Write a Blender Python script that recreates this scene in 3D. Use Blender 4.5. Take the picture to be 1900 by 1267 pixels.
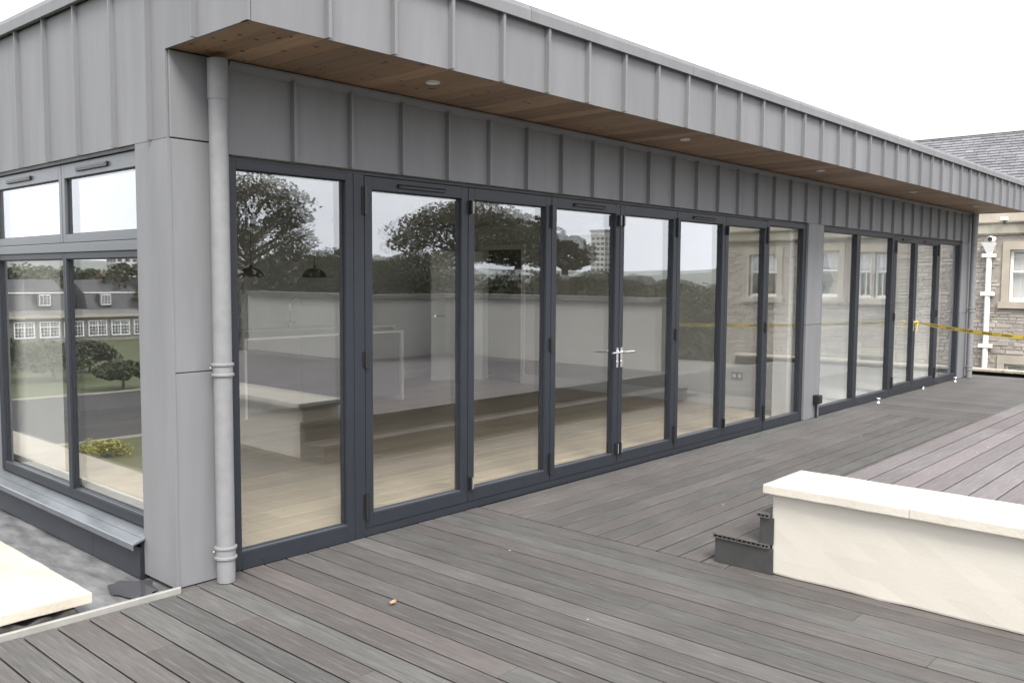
import bpy, bmesh, math, random
from mathutils import Vector, Matrix, noise
random.seed(7)
rnd = random.uniform
sc = bpy.context.scene
col = sc.collection
for o in list(bpy.data.objects):
    bpy.data.objects.remove(o)

# ---------------------------------------------------------------- camera
cd = bpy.data.cameras.new('camera')
cam = bpy.data.objects.new('camera', cd)
col.objects.link(cam)
cam.matrix_world = Matrix(((0.67063028, 0.04890012, -0.74017822, -2.1454),
                           (-0.74176728, 0.05231454, -0.66861386, -4.2505),
                           (0.00602678, 0.99743269, 0.07135623, 1.6),
                           (0, 0, 0, 1)))
cd.sensor_width = 36
cd.lens = 36 * 1642.3 / 1900
cd.clip_start = 0.05
cd.clip_end = 9000
sc.camera = cam

# ---------------------------------------------------------------- overcast sky and veiled sun
SUN_AZ, SUN_EL = math.radians(216), math.radians(50)       # azimuth from +Y, clockwise: behind the camera
w = bpy.data.worlds.new('World')
sc.world = w
w.use_nodes = True
wn, wl = w.node_tree.nodes, w.node_tree.links
bg = wn['Background']
sky = wn.new('ShaderNodeTexSky')
sky.sky_type = 'NISHITA'
sky.sun_disc = False
sky.sun_elevation = SUN_EL
sky.sun_rotation = SUN_AZ
sky.dust_density = 4
sky.air_density = 1.0
hsv = wn.new('ShaderNodeHueSaturation')                     # cloud cover takes most of the blue out
hsv.inputs['Saturation'].default_value = 0.22
hsv.inputs['Value'].default_value = 0.65
wl.new(sky.outputs[0], hsv.inputs['Color'])
cl = wn.new('ShaderNodeMix')
cl.data_type = 'RGBA'
cl.inputs[0].default_value = 0.8
tcw = wn.new('ShaderNodeTexCoord')                          # overcast layer: brighter overhead than at the horizon
sep = wn.new('ShaderNodeSeparateXYZ')
wl.new(tcw.outputs['Generated'], sep.inputs[0])
rmp = wn.new('ShaderNodeMapRange')
rmp.interpolation_type = 'SMOOTHSTEP'
rmp.inputs[3].default_value = 0.0
rmp.inputs[4].default_value = 1.0
wl.new(sep.outputs['Z'], rmp.inputs[0])
cg = wn.new('ShaderNodeMix')
cg.data_type = 'RGBA'
cg.inputs[6].default_value = (8.8, 9.0, 9.5, 1)
cg.inputs[7].default_value = (7.4, 7.5, 7.7, 1)
wl.new(rmp.outputs[0], cg.inputs[0])
wl.new(cg.outputs[2], cl.inputs[7])
wl.new(hsv.outputs[0], cl.inputs[6])
wl.new(cl.outputs[2], bg.inputs['Color'])
bg.inputs['Strength'].default_value = 0.1
sd = bpy.data.lights.new('sun', 'SUN')
sd.energy = 1.5
sd.angle = math.radians(25)
sd.color = (1.0, 0.965, 0.91)
sun = bpy.data.objects.new('sun', sd)
col.objects.link(sun)
sdir = Vector((math.sin(SUN_AZ) * math.cos(SUN_EL), math.cos(SUN_AZ) * math.cos(SUN_EL), math.sin(SUN_EL)))
sun.rotation_euler = sdir.to_track_quat('Z', 'Y').to_euler()
sun.location = (-3, -8, 12)

sc.view_settings.view_transform = 'Standard'
sc.view_settings.look = 'None'
sc.view_settings.gamma = 1
sc.view_settings.exposure = 1.74
sc.render.engine = 'CYCLES'
sc.cycles.max_bounces = 10
sc.cycles.diffuse_bounces = 4
sc.cycles.glossy_bounces = 5
sc.cycles.transparent_max_bounces = 24
sc.cycles.sample_clamp_indirect = 6
sc.cycles.use_denoising = True

# ---------------------------------------------------------------- materials
M = {}


def mat(name, base, rough=0.5, metal=0.0, spec=0.5, var=None, scale=5.0, stretch=(1, 1, 1), bump=0.0, bscale=None,
        rand=0.0, island=0.0, detail=5.0, rand2=None, coat=0.0):
    """Principled material; var = second colour mixed in by noise, rand = per-object brightness spread."""
    m = bpy.data.materials.new(name)
    m.use_nodes = True
    n, l = m.node_tree.nodes, m.node_tree.links
    p = n['Principled BSDF']
    p.inputs['Roughness'].default_value = rough
    p.inputs['Metallic'].default_value = metal
    p.inputs['Specular IOR Level'].default_value = spec
    p.inputs['Coat Weight'].default_value = coat
    p.inputs['Base Color'].default_value = (*base, 1)
    M[name] = m
    cur = None
    tc = n.new('ShaderNodeTexCoord')
    oi = n.new('ShaderNodeObjectInfo')
    off = n.new('ShaderNodeVectorMath')
    off.operation = 'MULTIPLY_ADD'
    comb = n.new('ShaderNodeCombineXYZ')
    for k in range(3):
        l.new(oi.outputs['Random'], comb.inputs[k])
    l.new(comb.outputs[0], off.inputs[0])
    off.inputs[1].default_value = (37, 53, 71) if rand or rand2 else (0, 0, 0)
    l.new(tc.outputs['Object'], off.inputs[2])
    mp = n.new('ShaderNodeMapping')
    mp.inputs['Scale'].default_value = stretch
    l.new(off.outputs[0], mp.inputs['Vector'])
    if var:
        nz = n.new('ShaderNodeTexNoise')
        nz.inputs['Scale'].default_value = scale
        nz.inputs['Detail'].default_value = detail
        nz.inputs['Roughness'].default_value = 0.6
        l.new(mp.outputs[0], nz.inputs['Vector'])
        rp = n.new('ShaderNodeValToRGB')
        rp.color_ramp.elements[0].position = 0.32
        rp.color_ramp.elements[1].position = 0.68
        rp.color_ramp.elements[0].color = (*base, 1)
        rp.color_ramp.elements[1].color = (*var, 1)
        l.new(nz.outputs[0], rp.inputs[0])
        cur = rp.outputs[0]
    if rand2:
        mx = n.new('ShaderNodeMix')
        mx.data_type = 'RGBA'
        mx.blend_type = 'MIX'
        mult = n.new('ShaderNodeMath')
        mult.operation = 'MULTIPLY'
        mult.inputs[1].default_value = 7.31
        fr = n.new('ShaderNodeMath')
        fr.operation = 'FRACT'
        l.new(oi.outputs['Random'], mult.inputs[0])
        l.new(mult.outputs[0], fr.inputs[0])
        sc_ = n.new('ShaderNodeMath')
        sc_.operation = 'MULTIPLY'
        sc_.inputs[1].default_value = 0.75
        l.new(fr.outputs[0], sc_.inputs[0])
        l.new(sc_.outputs[0], mx.inputs[0])
        if cur:
            l.new(cur, mx.inputs[6])
        else:
            mx.inputs[6].default_value = (*base, 1)
        mx.inputs[7].default_value = (*rand2, 1)
        cur = mx.outputs[2]
    if rand or island:
        h = n.new('ShaderNodeHueSaturation')
        mr = n.new('ShaderNodeMapRange')
        if island:
            ge = n.new('ShaderNodeNewGeometry')
            l.new(ge.outputs['Random Per Island'], mr.inputs[0])
        else:
            l.new(oi.outputs['Random'], mr.inputs[0])
        s = rand or island
        mr.inputs[3].default_value = 1 - s
        mr.inputs[4].default_value = 1 + s
        l.new(mr.outputs[0], h.inputs['Value'])
        if cur:
            l.new(cur, h.inputs['Color'])
        else:
            h.inputs['Color'].default_value = (*base, 1)
        cur = h.outputs[0]
    if cur:
        l.new(cur, p.inputs['Base Color'])
    if bump:
        nb = n.new('ShaderNodeTexNoise')
        nb.inputs['Scale'].default_value = bscale or scale
        nb.inputs['Detail'].default_value = 6
        l.new(mp.outputs[0], nb.inputs['Vector'])
        b = n.new('ShaderNodeBump')
        b.inputs['Strength'].default_value = bump
        b.inputs['Distance'].default_value = 0.02
        l.new(nb.outputs[0], b.inputs['Height'])
        l.new(b.outputs[0], p.inputs['Normal'])
    return m


def deck_material(name, a, b, c, rough):
    """Composite decking: grain along local X, pale scuffs, each board its own tint."""
    m = mat(name, a, rough, var=b, scale=7, stretch=(0.5, 9, 9), bump=0.22, bscale=26, rand=0.16, rand2=c, spec=0.35)
    n, l = m.node_tree.nodes, m.node_tree.links
    p = n['Principled BSDF']
    src = p.inputs['Base Color'].links[0].from_socket
    tc = n.new('ShaderNodeTexCoord')
    ge = n.new('ShaderNodeNewGeometry')
    # broad scuffs and dust that run along the boards
    mp = n.new('ShaderNodeMapping')
    mp.inputs['Scale'].default_value = (1.0, 22, 22)
    l.new(tc.outputs['Object'], mp.inputs['Vector'])
    nz = n.new('ShaderNodeTexNoise')
    nz.inputs['Scale'].default_value = 2.2
    nz.inputs['Detail'].default_value = 8
    nz.inputs['Roughness'].default_value = 0.7
    l.new(mp.outputs[0], nz.inputs['Vector'])
    rp = n.new('ShaderNodeValToRGB')
    rp.color_ramp.elements[0].position = 0.50
    rp.color_ramp.elements[1].position = 0.70
    rp.color_ramp.elements[1].color = (0.30, 0.30, 0.30, 1)
    l.new(nz.outputs[0], rp.inputs[0])
    mx = n.new('ShaderNodeMix')
    mx.data_type = 'RGBA'
    l.new(rp.outputs[0], mx.inputs[0])
    l.new(src, mx.inputs[6])
    mx.inputs[7].default_value = (0.22, 0.217, 0.208, 1)
    mg = n.new('ShaderNodeMapping')
    mg.inputs['Scale'].default_value = (1.6, 48, 48)
    l.new(tc.outputs['Object'], mg.inputs['Vector'])
    ng = n.new('ShaderNodeTexNoise')
    ng.inputs['Scale'].default_value = 3.4
    ng.inputs['Detail'].default_value = 7
    ng.inputs['Roughness'].default_value = 0.65
    ng.inputs['Distortion'].default_value = 0.6
    l.new(mg.outputs[0], ng.inputs['Vector'])
    rg = n.new('ShaderNodeMapRange')
    rg.inputs[1].default_value = 0.3
    rg.inputs[2].default_value = 0.7
    rg.inputs[3].default_value = 0.74
    rg.inputs[4].default_value = 1.26
    l.new(ng.outputs[0], rg.inputs[0])
    hg = n.new('ShaderNodeHueSaturation')
    l.new(rg.outputs[0], hg.inputs['Value'])
    l.new(mx.outputs[2], hg.inputs['Color'])
    # patches of dirt in place
    n2 = n.new('ShaderNodeTexNoise')
    n2.inputs['Scale'].default_value = 1.3
    n2.inputs['Detail'].default_value = 6
    l.new(ge.outputs['Position'], n2.inputs['Vector'])
    r2 = n.new('ShaderNodeMapRange')
    r2.inputs[1].default_value = 0.3
    r2.inputs[2].default_value = 0.7
    r2.inputs[3].default_value = 0.86
    r2.inputs[4].default_value = 1.1
    l.new(n2.outputs[0], r2.inputs[0])
    hs = n.new('ShaderNodeHueSaturation')
    l.new(r2.outputs[0], hs.inputs['Value'])
    l.new(hg.outputs[0], hs.inputs['Color'])
    # dropped plaster / bird flecks
    vo = n.new('ShaderNodeTexVoronoi')
    vo.inputs['Scale'].default_value = 2.6
    l.new(ge.outputs['Position'], vo.inputs['Vector'])
    lt = n.new('ShaderNodeMath')
    lt.operation = 'LESS_THAN'
    lt.inputs[1].default_value = 0.022
    l.new(vo.outputs['Distance'], lt.inputs[0])
    mf = n.new('ShaderNodeMix')
    mf.data_type = 'RGBA'
    l.new(lt.outputs[0], mf.inputs[0])
    l.new(hs.outputs[0], mf.inputs[6])
    mf.inputs[7].default_value = (0.62, 0.6, 0.56, 1)
    l.new(mf.outputs[2], p.inputs['Base Color'])
    return m


def glass_material(name, f0, tint, wave, wscale):
    """Thin coated pane: Schlick mix of clear and mirror, faintly wavy."""
    m = bpy.data.materials.new(name)
    m.use_nodes = True
    n, l = m.node_tree.nodes, m.node_tree.links
    n.remove(n['Principled BSDF'])
    out = n['Material Output']
    lw = n.new('ShaderNodeLayerWeight')
    lw.inputs['Blend'].default_value = 0.5
    pw = n.new('ShaderNodeMath')
    pw.operation = 'POWER'
    pw.inputs[1].default_value = 4.0
    l.new(lw.outputs['Facing'], pw.inputs[0])
    mr = n.new('ShaderNodeMapRange')
    mr.inputs[3].default_value = f0
    mr.inputs[4].default_value = 1.0
    l.new(pw.outputs[0], mr.inputs[0])
    tr = n.new('ShaderNodeBsdfTransparent')
    tr.inputs[0].default_value = (*tint, 1)
    gl = n.new('ShaderNodeBsdfGlossy')
    gl.inputs['Roughness'].default_value = 0.0
    gl.inputs['Color'].default_value = (0.96, 0.98, 1.0, 1)
    tc = n.new('ShaderNodeTexCoord')
    nz = n.new('ShaderNodeTexNoise')
    nz.inputs['Scale'].default_value = wscale
    nz.inputs['Detail'].default_value = 1
    l.new(tc.outputs['Object'], nz.inputs['Vector'])
    b = n.new('ShaderNodeBump')
    b.inputs['Strength'].default_value = wave
    b.inputs['Distance'].default_value = 0.01
    l.new(nz.outputs[0], b.inputs['Height'])
    l.new(b.outputs[0], gl.inputs['Normal'])
    mx = n.new('ShaderNodeMixShader')
    l.new(mr.outputs[0], mx.inputs[0])
    l.new(tr.outputs[0], mx.inputs[1])
    l.new(gl.outputs[0], mx.inputs[2])
    l.new(mx.outputs[0], out.inputs['Surface'])
    M[name] = m
    return m


ZN = (0.158, 0.159, 0.165)
mat('zinc', ZN, 0.62, metal=0.0, spec=0.14, var=(0.184, 0.185, 0.192), scale=2.2, stretch=(3, 3, 0.45), bump=0.08, bscale=1.1, rand=0.045)
mat('zinc_pipe', (0.20, 0.199, 0.205), 0.6, metal=0.0, var=(0.17, 0.169, 0.174), scale=14)
mat('frame', (0.019, 0.022, 0.028), 0.42, var=(0.022, 0.025, 0.031), scale=9, spec=0.3)
mat('frame_light', (0.05, 0.057, 0.066), 0.32, spec=0.4)
mat('frame_sky_sheen', (0.07, 0.077, 0.084), 0.34)  # frame colour lightened for the top lights: sky sheen put into the colour
mat('sill_metal', (0.09, 0.10, 0.11), 0.25, spec=0.6, var=(0.12, 0.13, 0.14), scale=6)
mat('gasket', (0.012, 0.013, 0.016), 0.5)
mat('black_metal', (0.012, 0.012, 0.013), 0.4)
mat('white_metal', (0.72, 0.72, 0.72), 0.35)
mat('chrome', (0.75, 0.75, 0.76), 0.14, metal=1.0)
glass_material('glass_outer', 0.20, (0.985, 0.99, 0.985), 0.022, 1.4)
glass_material('glass_inner', 0.10, (0.985, 0.99, 0.985), 0.012, 1.0)
glass_material('glass_wavy', 0.20, (0.985, 0.99, 0.985), 0.05, 1.8)
deck_material('deck', (0.064, 0.064, 0.061), (0.098, 0.096, 0.091), (0.088, 0.074, 0.070), 0.6)
deck_material('deck_upper', (0.118, 0.110, 0.110), (0.165, 0.154, 0.152), (0.140, 0.116, 0.118), 0.65)
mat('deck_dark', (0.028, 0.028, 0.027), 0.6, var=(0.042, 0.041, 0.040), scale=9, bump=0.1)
mat('void', (0.006, 0.006, 0.006), 0.95, spec=0.1)
mat('cedar', (0.23, 0.145, 0.084), 0.55, var=(0.33, 0.215, 0.128), scale=5, stretch=(7, 0.6, 7), rand=0.2,
    rand2=(0.155, 0.09, 0.052))
mat('knot', (0.06, 0.03, 0.02), 0.6)
mat('parapet_render', (0.38, 0.37, 0.34), 0.9, var=(0.44, 0.43, 0.40), scale=1.5, bump=0.1, bscale=40)
mat('parapet_coping_shaded', (0.10, 0.10, 0.095), 0.9, var=(0.20, 0.195, 0.185), scale=4, bump=0.2, bscale=20)  # grey coping darkened all over: shade of its front face put into the colour
mat('render', (0.46, 0.43, 0.375), 0.9, var=(0.48, 0.45, 0.395), scale=1.6, detail=8, bump=0.06, bscale=80)
mat('coping', (0.44, 0.405, 0.34), 0.85, var=(0.50, 0.47, 0.41), scale=6, bump=0.12, bscale=60)
mat('sandstone', (0.39, 0.345, 0.28), 0.9, var=(0.47, 0.43, 0.36), scale=4, bump=0.15, bscale=60, rand=0.05)
mat('lead', (0.085, 0.085, 0.09), 0.30, var=(0.27, 0.27, 0.27), scale=4.5, stretch=(2.6, 0.8, 1), detail=9, bump=0.2, bscale=7,
    metal=0.2)
mat('puddle', (0.06, 0.06, 0.065), 0.06)
mat('felt', (0.02, 0.02, 0.019), 0.75, var=(0.06, 0.055, 0.045), scale=20, bump=0.5, bscale=18)
mat('aluminium', (0.36, 0.35, 0.325), 0.4, metal=0.3, var=(0.28, 0.27, 0.25), scale=8)
mat('oak', (0.58, 0.48, 0.35), 0.45, var=(0.68, 0.58, 0.44), scale=5, stretch=(0.6, 9, 9), rand=0.1, coat=0.1)
mat('white_wall', (0.54, 0.535, 0.515), 0.8, var=(0.57, 0.565, 0.545), scale=3)
mat('white_gloss', (0.78, 0.775, 0.755), 0.3)
mat('cabinet', (0.19, 0.19, 0.182), 0.4)
mat('cabinet_pale', (0.5, 0.495, 0.475), 0.4)
mat('side_white', (0.80, 0.795, 0.775), 0.8)
mat('ceiling', (0.32, 0.32, 0.31), 0.9)
mat('dark_interior', (0.05, 0.05, 0.05), 0.7)
mat('stone', (0.28, 0.25, 0.22), 0.9, var=(0.37, 0.335, 0.30), scale=3, island=0.2, bump=0.3, bscale=14)
mat('mortar', (0.31, 0.28, 0.245), 0.95, var=(0.25, 0.225, 0.195), scale=4)
mat('ashlar', (0.40, 0.35, 0.285), 0.85, var=(0.32, 0.285, 0.235), scale=2.2, bump=0.15, bscale=12)
mat('ashlar_dirty', (0.46, 0.42, 0.34), 0.9, var=(0.15, 0.14, 0.12), scale=1.1, stretch=(1, 1, 0.5), bump=0.2, bscale=9)
mat('slate', (0.11, 0.11, 0.12), 0.5, island=0.2, var=(0.15, 0.15, 0.157), scale=2)
mat('dark_slate', (0.055, 0.054, 0.058), 0.7, var=(0.085, 0.083, 0.085), scale=1.2)
mat('ridge_lead', (0.42, 0.41, 0.40), 0.5)
mat('white_paint', (0.80, 0.80, 0.79), 0.45, var=(0.76, 0.755, 0.74), scale=3)
mat('curtain', (0.74, 0.73, 0.70), 0.9, var=(0.6, 0.59, 0.57), scale=3, stretch=(1, 9, 0.4))
mat('window_dark', (0.03, 0.035, 0.04), 0.06, spec=0.8)
mat('moss', (0.16, 0.17, 0.07), 0.95, var=(0.36, 0.33, 0.26), scale=9, bump=0.4, bscale=30)
mat('tape', (0.66, 0.47, 0.05), 0.45, var=(0.72, 0.55, 0.10), scale=4)
mat('ink', (0.02, 0.02, 0.02), 0.5)
mat('leaf_dark', (0.036, 0.040, 0.020), 0.7, island=0.4, var=(0.058, 0.060, 0.030), scale=0.35)
mat('leaf_mid', (0.042, 0.055, 0.022), 0.7, island=0.4, var=(0.07, 0.08, 0.032), scale=0.35)
mat('leaf_red', (0.16, 0.06, 0.035), 0.65, island=0.35, var=(0.10, 0.07, 0.03), scale=0.4)
mat('leaf_gold', (0.36, 0.31, 0.07), 0.65, island=0.3, var=(0.22, 0.24, 0.06), scale=1.5)
mat('leaf_fallen', (0.30, 0.21, 0.11), 0.7)
mat('bark', (0.075, 0.058, 0.043), 0.9, var=(0.13, 0.105, 0.08), scale=3, stretch=(6, 6, 1), bump=0.4, bscale=9)
mat('grass', (0.052, 0.064, 0.022), 0.9, var=(0.085, 0.095, 0.036), scale=0.4, detail=9, bump=0.3, bscale=8)
mat('drive', (0.034, 0.032, 0.031), 0.9, var=(0.05, 0.048, 0.046), scale=1.4, detail=8)
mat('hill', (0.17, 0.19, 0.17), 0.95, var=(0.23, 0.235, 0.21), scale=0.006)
mat('harl', (0.20, 0.19, 0.17), 0.9, var=(0.15, 0.14, 0.125), scale=0.7)
mat('pale_block', (0.60, 0.585, 0.56), 0.8)
mat('roof_felt', (0.13, 0.125, 0.12), 0.8, var=(0.20, 0.195, 0.18), scale=0.4)
mat('door_white', (0.80, 0.795, 0.775), 0.4)
mat('soap', (0.30, 0.27, 0.22), 0.3)


# ---------------------------------------------------------------- mesh helpers
def origin_of(p):
    v = Vector((0, 0, 0))
    while p is not None:
        v += p.location
        p = p.parent
    return v


class MB:
    """Collects shapes in world coordinates; build() links them as ONE mesh object."""

    def __init__(self):
        self.v, self.f = [], []

    def add(self, vs, fs):
        n = len(self.v)
        self.v += [tuple(p) for p in vs]
        self.f += [tuple(i + n for i in q) for q in fs]
        return self

    def box(self, x0, x1, y0, y1, z0, z1):
        x0, x1 = min(x0, x1), max(x0, x1)
        y0, y1 = min(y0, y1), max(y0, y1)
        z0, z1 = min(z0, z1), max(z0, z1)
        return self.add([(x0, y0, z0), (x1, y0, z0), (x1, y1, z0), (x0, y1, z0), (x0, y0, z1), (x1, y0, z1), (x1, y1, z1), (x0, y1, z1)],
                        [(0, 3, 2, 1), (4, 5, 6, 7), (0, 1, 5, 4), (1, 2, 6, 5), (2, 3, 7, 6), (3, 0, 4, 7)])

    def prism(self, prof, axis, a0, a1):
        """prof: closed polygon in the other two axes (cyclic order), extruded along axis."""
        def P(a, u, v):
            return ((a, u, v), (u, a, v), (u, v, a))[axis]
        n = len(prof)
        vs = [P(a0, *q) for q in prof] + [P(a1, *q) for q in prof]
        fs = [tuple(range(n)), tuple(range(2 * n - 1, n - 1, -1))]
        fs += [(i, i + n, (i + 1) % n + n, (i + 1) % n) for i in range(n)]
        return self.add(vs, fs)

    def tube(self, pts, radii, seg=12, cap=True):
        pts = [Vector(p) for p in pts]
        if not hasattr(radii, '__len__'):
            radii = [radii] * len(pts)
        rings = []
        for i, p in enumerate(pts):
            d = (pts[min(i + 1, len(pts) - 1)] - pts[max(i - 1, 0)]).normalized()
            a = d.orthogonal().normalized() if abs(d.z) < 0.99 else Vector((1, 0, 0))
            if abs(d.z) < 0.99:
                a = d.cross(Vector((0, 0, 1))).normalized()
            b = d.cross(a).normalized()
            rings.append([p + (a * math.cos(t) + b * math.sin(t)) * radii[i] for t in [2 * math.pi * k / seg for k in range(seg)]])
        vs = [q for r in rings for q in r]
        fs = []
        for i in range(len(rings) - 1):
            for k in range(seg):
                k2 = (k + 1) % seg
                fs.append((i * seg + k, i * seg + k2, (i + 1) * seg + k2, (i + 1) * seg + k))
        if cap:
            fs.append(tuple(range(seg - 1, -1, -1)))
            fs.append(tuple(range(len(vs) - seg, len(vs))))
        return self.add(vs, fs)

    def lathe(self, c, prof, seg=20):
        """prof: list of (radius, z) rotated about the vertical through c."""
        vs, fs = [], []
        for r, z in prof:
            for k in range(seg):
                t = 2 * math.pi * k / seg
                vs.append((c[0] + r * math.cos(t), c[1] + r * math.sin(t), c[2] + z))
        for i in range(len(prof) - 1):
            for k in range(seg):
                k2 = (k + 1) % seg
                fs.append((i * seg + k, i * seg + k2, (i + 1) * seg + k2, (i + 1) * seg + k))
        return self.add(vs, fs)

    def build(self, name, m, parent=None, loc=None, smooth=False, bevel=0.0, fixn=True):
        o0 = Vector(loc) if loc is not None else (origin_of(parent) if parent else Vector((0, 0, 0)))
        me = bpy.data.meshes.new(name)
        me.from_pydata([(p[0] - o0.x, p[1] - o0.y, p[2] - o0.z) for p in self.v], [], self.f)
        if fixn or bevel:
            b = bmesh.new()
            b.from_mesh(me)
            if fixn:
                bmesh.ops.recalc_face_normals(b, faces=b.faces)
            if bevel:
                bmesh.ops.bevel(b, geom=[e for e in b.edges if len(e.link_faces) == 2 and e.calc_face_angle(0) > 0.6], offset=bevel,
                                segments=2, affect='EDGES', profile=0.6)
            b.to_mesh(me)
            b.free()
        me.materials.append(M[m] if isinstance(m, str) else m)
        if smooth:
            for p in me.polygons:
                p.use_smooth = True
        ob = bpy.data.objects.new(name, me)
        col.objects.link(ob)
        if parent:
            ob.parent = parent
            if loc is not None:
                ob.location = o0 - origin_of(parent)
        else:
            ob.location = o0
        return ob


def box(*a):
    return MB().box(*a)


def tag(o, label=None, cat=None, group=None, kind=None):
    if label:
        o['label'] = label
    if cat:
        o['category'] = cat
    if group:
        o['group'] = group
    if kind:
        o['kind'] = kind
    return o


def thing(name, loc, label, cat, group=None):
    o = bpy.data.objects.new(name, None)
    o.empty_display_size = 0.2
    o.location = loc
    col.objects.link(o)
    return tag(o, label, cat, group)


def share(src, parent, loc):
    o = src.copy()
    col.objects.link(o)
    o.parent = parent
    o.location = loc
    return o


def copy_tree(o, parent=None):
    c = o.copy()
    col.objects.link(c)
    c.parent = parent
    for ch in list(o.children):
        copy_tree(ch, c)
    return c


def rough_slab(name, m, parent, b, bev, cuts, amp, seed, loc=None):
    """A dressed stone: bevelled block with slightly uneven faces and edges."""
    x0, x1, y0, y1, z0, z1 = b
    bm = bmesh.new()
    bmesh.ops.create_cube(bm, size=1)
    for v in bm.verts:
        v.co = Vector((x0 + (v.co.x + 0.5) * (x1 - x0), y0 + (v.co.y + 0.5) * (y1 - y0), z0 + (v.co.z + 0.5) * (z1 - z0)))
    for ax, n in enumerate(cuts):
        lo, hi = b[2 * ax], b[2 * ax + 1]
        for k in range(1, n):
            co = Vector((0, 0, 0))
            no = Vector((0, 0, 0))
            co[ax] = lo + (hi - lo) * k / n
            no[ax] = 1
            bmesh.ops.bisect_plane(bm, geom=bm.verts[:] + bm.edges[:] + bm.faces[:], plane_co=co, plane_no=no)
    if bev:
        bmesh.ops.bevel(bm, geom=[e for e in bm.edges if len(e.link_faces) == 2 and e.calc_face_angle(0) > 0.6], offset=bev, segments=2,
                        affect='EDGES', profile=0.6)
    for v in bm.verts:
        q = v.co * 7 + Vector((seed * 13.1, seed * 7.7, 0))
        v.co += Vector((noise.noise(q), noise.noise(q + Vector((9, 0, 0))), noise.noise(q + Vector((0, 9, 0))))) * amp
    me = bpy.data.meshes.new(name)
    o0 = Vector(loc) if loc is not None else origin_of(parent)
    for v in bm.verts:
        v.co -= o0
    bm.to_mesh(me)
    bm.free()
    me.materials.append(M[m])
    o = bpy.data.objects.new(name, me)
    col.objects.link(o)
    if parent:
        o.parent = parent
    else:
        o.location = o0
    return o


# ================================================================= THE SETTING
GZ = -7.5
g = MB()
g.add([(-4000, -4000, GZ), (4000, -4000, GZ), (4000, 4000, GZ), (-4000, 4000, GZ)], [(0, 1, 2, 3)])
tag(g.build('ground', 'grass'), 'wide green lawn and parkland below the roof terrace', kind='structure')
# curved tarmac drive in the garden, seen in the end window
m = MB()
pts = []
for k in range(41):
    x = 45 - k * 3.0
    yc = 57 + 0.004 * (x + 24) ** 2 + 2.0 * math.sin(x * 0.06)
    hw = 10.3 + 1.5 * math.sin(x * 0.05 + 1)
    pts.append(((x, yc - hw, GZ + 0.01), (x, yc + hw, GZ + 0.01)))
for a, b in zip(pts, pts[1:]):
    m.add([a[0], a[1], b[1], b[0]], [(0, 1, 2, 3)])
drv = tag(m.build('driveway', 'drive'), 'dark tarmac drive curving through the garden lawn', kind='structure')
m = MB()
for a, b in zip(pts, pts[1:]):
    for j, s in ((0, -1), (1, 1)):
        p, q = a[j], b[j]
        m.add([(p[0], p[1], GZ), (q[0], q[1], GZ), (q[0], q[1] + s * 0.18, GZ), (p[0], p[1] + s * 0.18, GZ),
               (p[0], p[1], GZ + 0.12), (q[0], q[1], GZ + 0.12), (q[0], q[1] + s * 0.18, GZ + 0.12), (p[0], p[1] + s * 0.18, GZ + 0.12)],
              [(4, 5, 6, 7), (0, 1, 5, 4), (1, 2, 6, 5), (2, 3, 7, 6), (3, 0, 4, 7)])
m.build('kerb', 'ashlar', drv)
# ring of hills on the horizon
m = MB()
N, rows = 180, 6
vs = []
for i in range(N):
    t = 2 * math.pi * i / N
    hgt = 46 + 34 * noise.noise(Vector((math.cos(t) * 2.2, math.sin(t) * 2.2, 3))) + 22 * noise.noise(Vector((math.cos(t) * 6, math.sin(t) * 6, 8)))
    for j in range(rows):
        s = j / (rows - 1)
        r = 1500 + 1300 * s
        vs.append((r * math.cos(t), r * math.sin(t), GZ - 1 + max(hgt, 8) * math.sin(s * math.pi * 0.5) ** 1.4 + 4 * noise.noise(Vector((r * 0.004, t * 9, 0)))))
fs = [(i * rows + j, ((i + 1) % N) * rows + j, ((i + 1) % N) * rows + j + 1, i * rows + j + 1) for i in range(N) for j in range(rows - 1)]
tag(m.add(vs, fs).build('hills', 'hill', smooth=True), 'low rounded hills along the horizon', kind='structure')
# the storeys below the terrace
m = MB()
m.box(-1.15, 14.5, -9.5, 9.0, GZ, -0.12)
m.box(-7.5, -1.15, -9.5, -0.02, GZ, -0.12)
tag(m.build('terrace_base', 'harl'), 'rendered lower storeys that carry the roof terrace', kind='structure')

# ----- lower deck: boards ------------------------------------------------
TH = 0.023


def plank(parent, m, axis, a0, a1, c0, c1, zt, th=TH, name='board'):
    ch = 0.0025
    hw, lip, inn = 0.5 * (c1 - c0), 0.0045, (0.006 if c1 - c0 > 0.05 and name == 'board' else 0.0)   # grooved edges
    prof = [(-hw + inn, -th), (hw - inn, -th), (hw - inn, -lip), (hw, -lip + 0.0008), (hw, -ch), (hw - ch, 0), (-hw + ch, 0), (-hw, -ch), (-hw, -lip + 0.0008), (-hw + inn, -lip)]
    L = a1 - a0
    b = MB().prism(prof, 0, -L / 2, L / 2)
    o = b.build(name, m)
    o.parent = parent
    cc = (c0 + c1) / 2
    o.location = Vector(((a0 + a1) / 2, cc, zt) if axis == 0 else (cc, (a0 + a1) / 2, zt)) - origin_of(parent)
    o.location.z += rnd(-0.0006, 0.0006)
    if axis == 1:
        o.rotation_euler.z = math.pi / 2
    return o


def run(parent, m, axis, lo, hi, c0, c1, zt, joints, minlen=2.2, maxlen=3.6):
    cuts = sorted(j for j in joints if lo + 0.1 < j < hi - 0.1)
    if not cuts:
        p = lo + rnd(0.4, maxlen)
        while p < hi - 0.5:
            cuts.append(p)
            p += rnd(minlen, maxlen)
    ed = [lo] + cuts + [hi]
    for a, b in zip(ed, ed[1:]):
        plank(parent, m, axis, a + 0.0012, b - 0.0012, c0, c1, zt)


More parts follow.
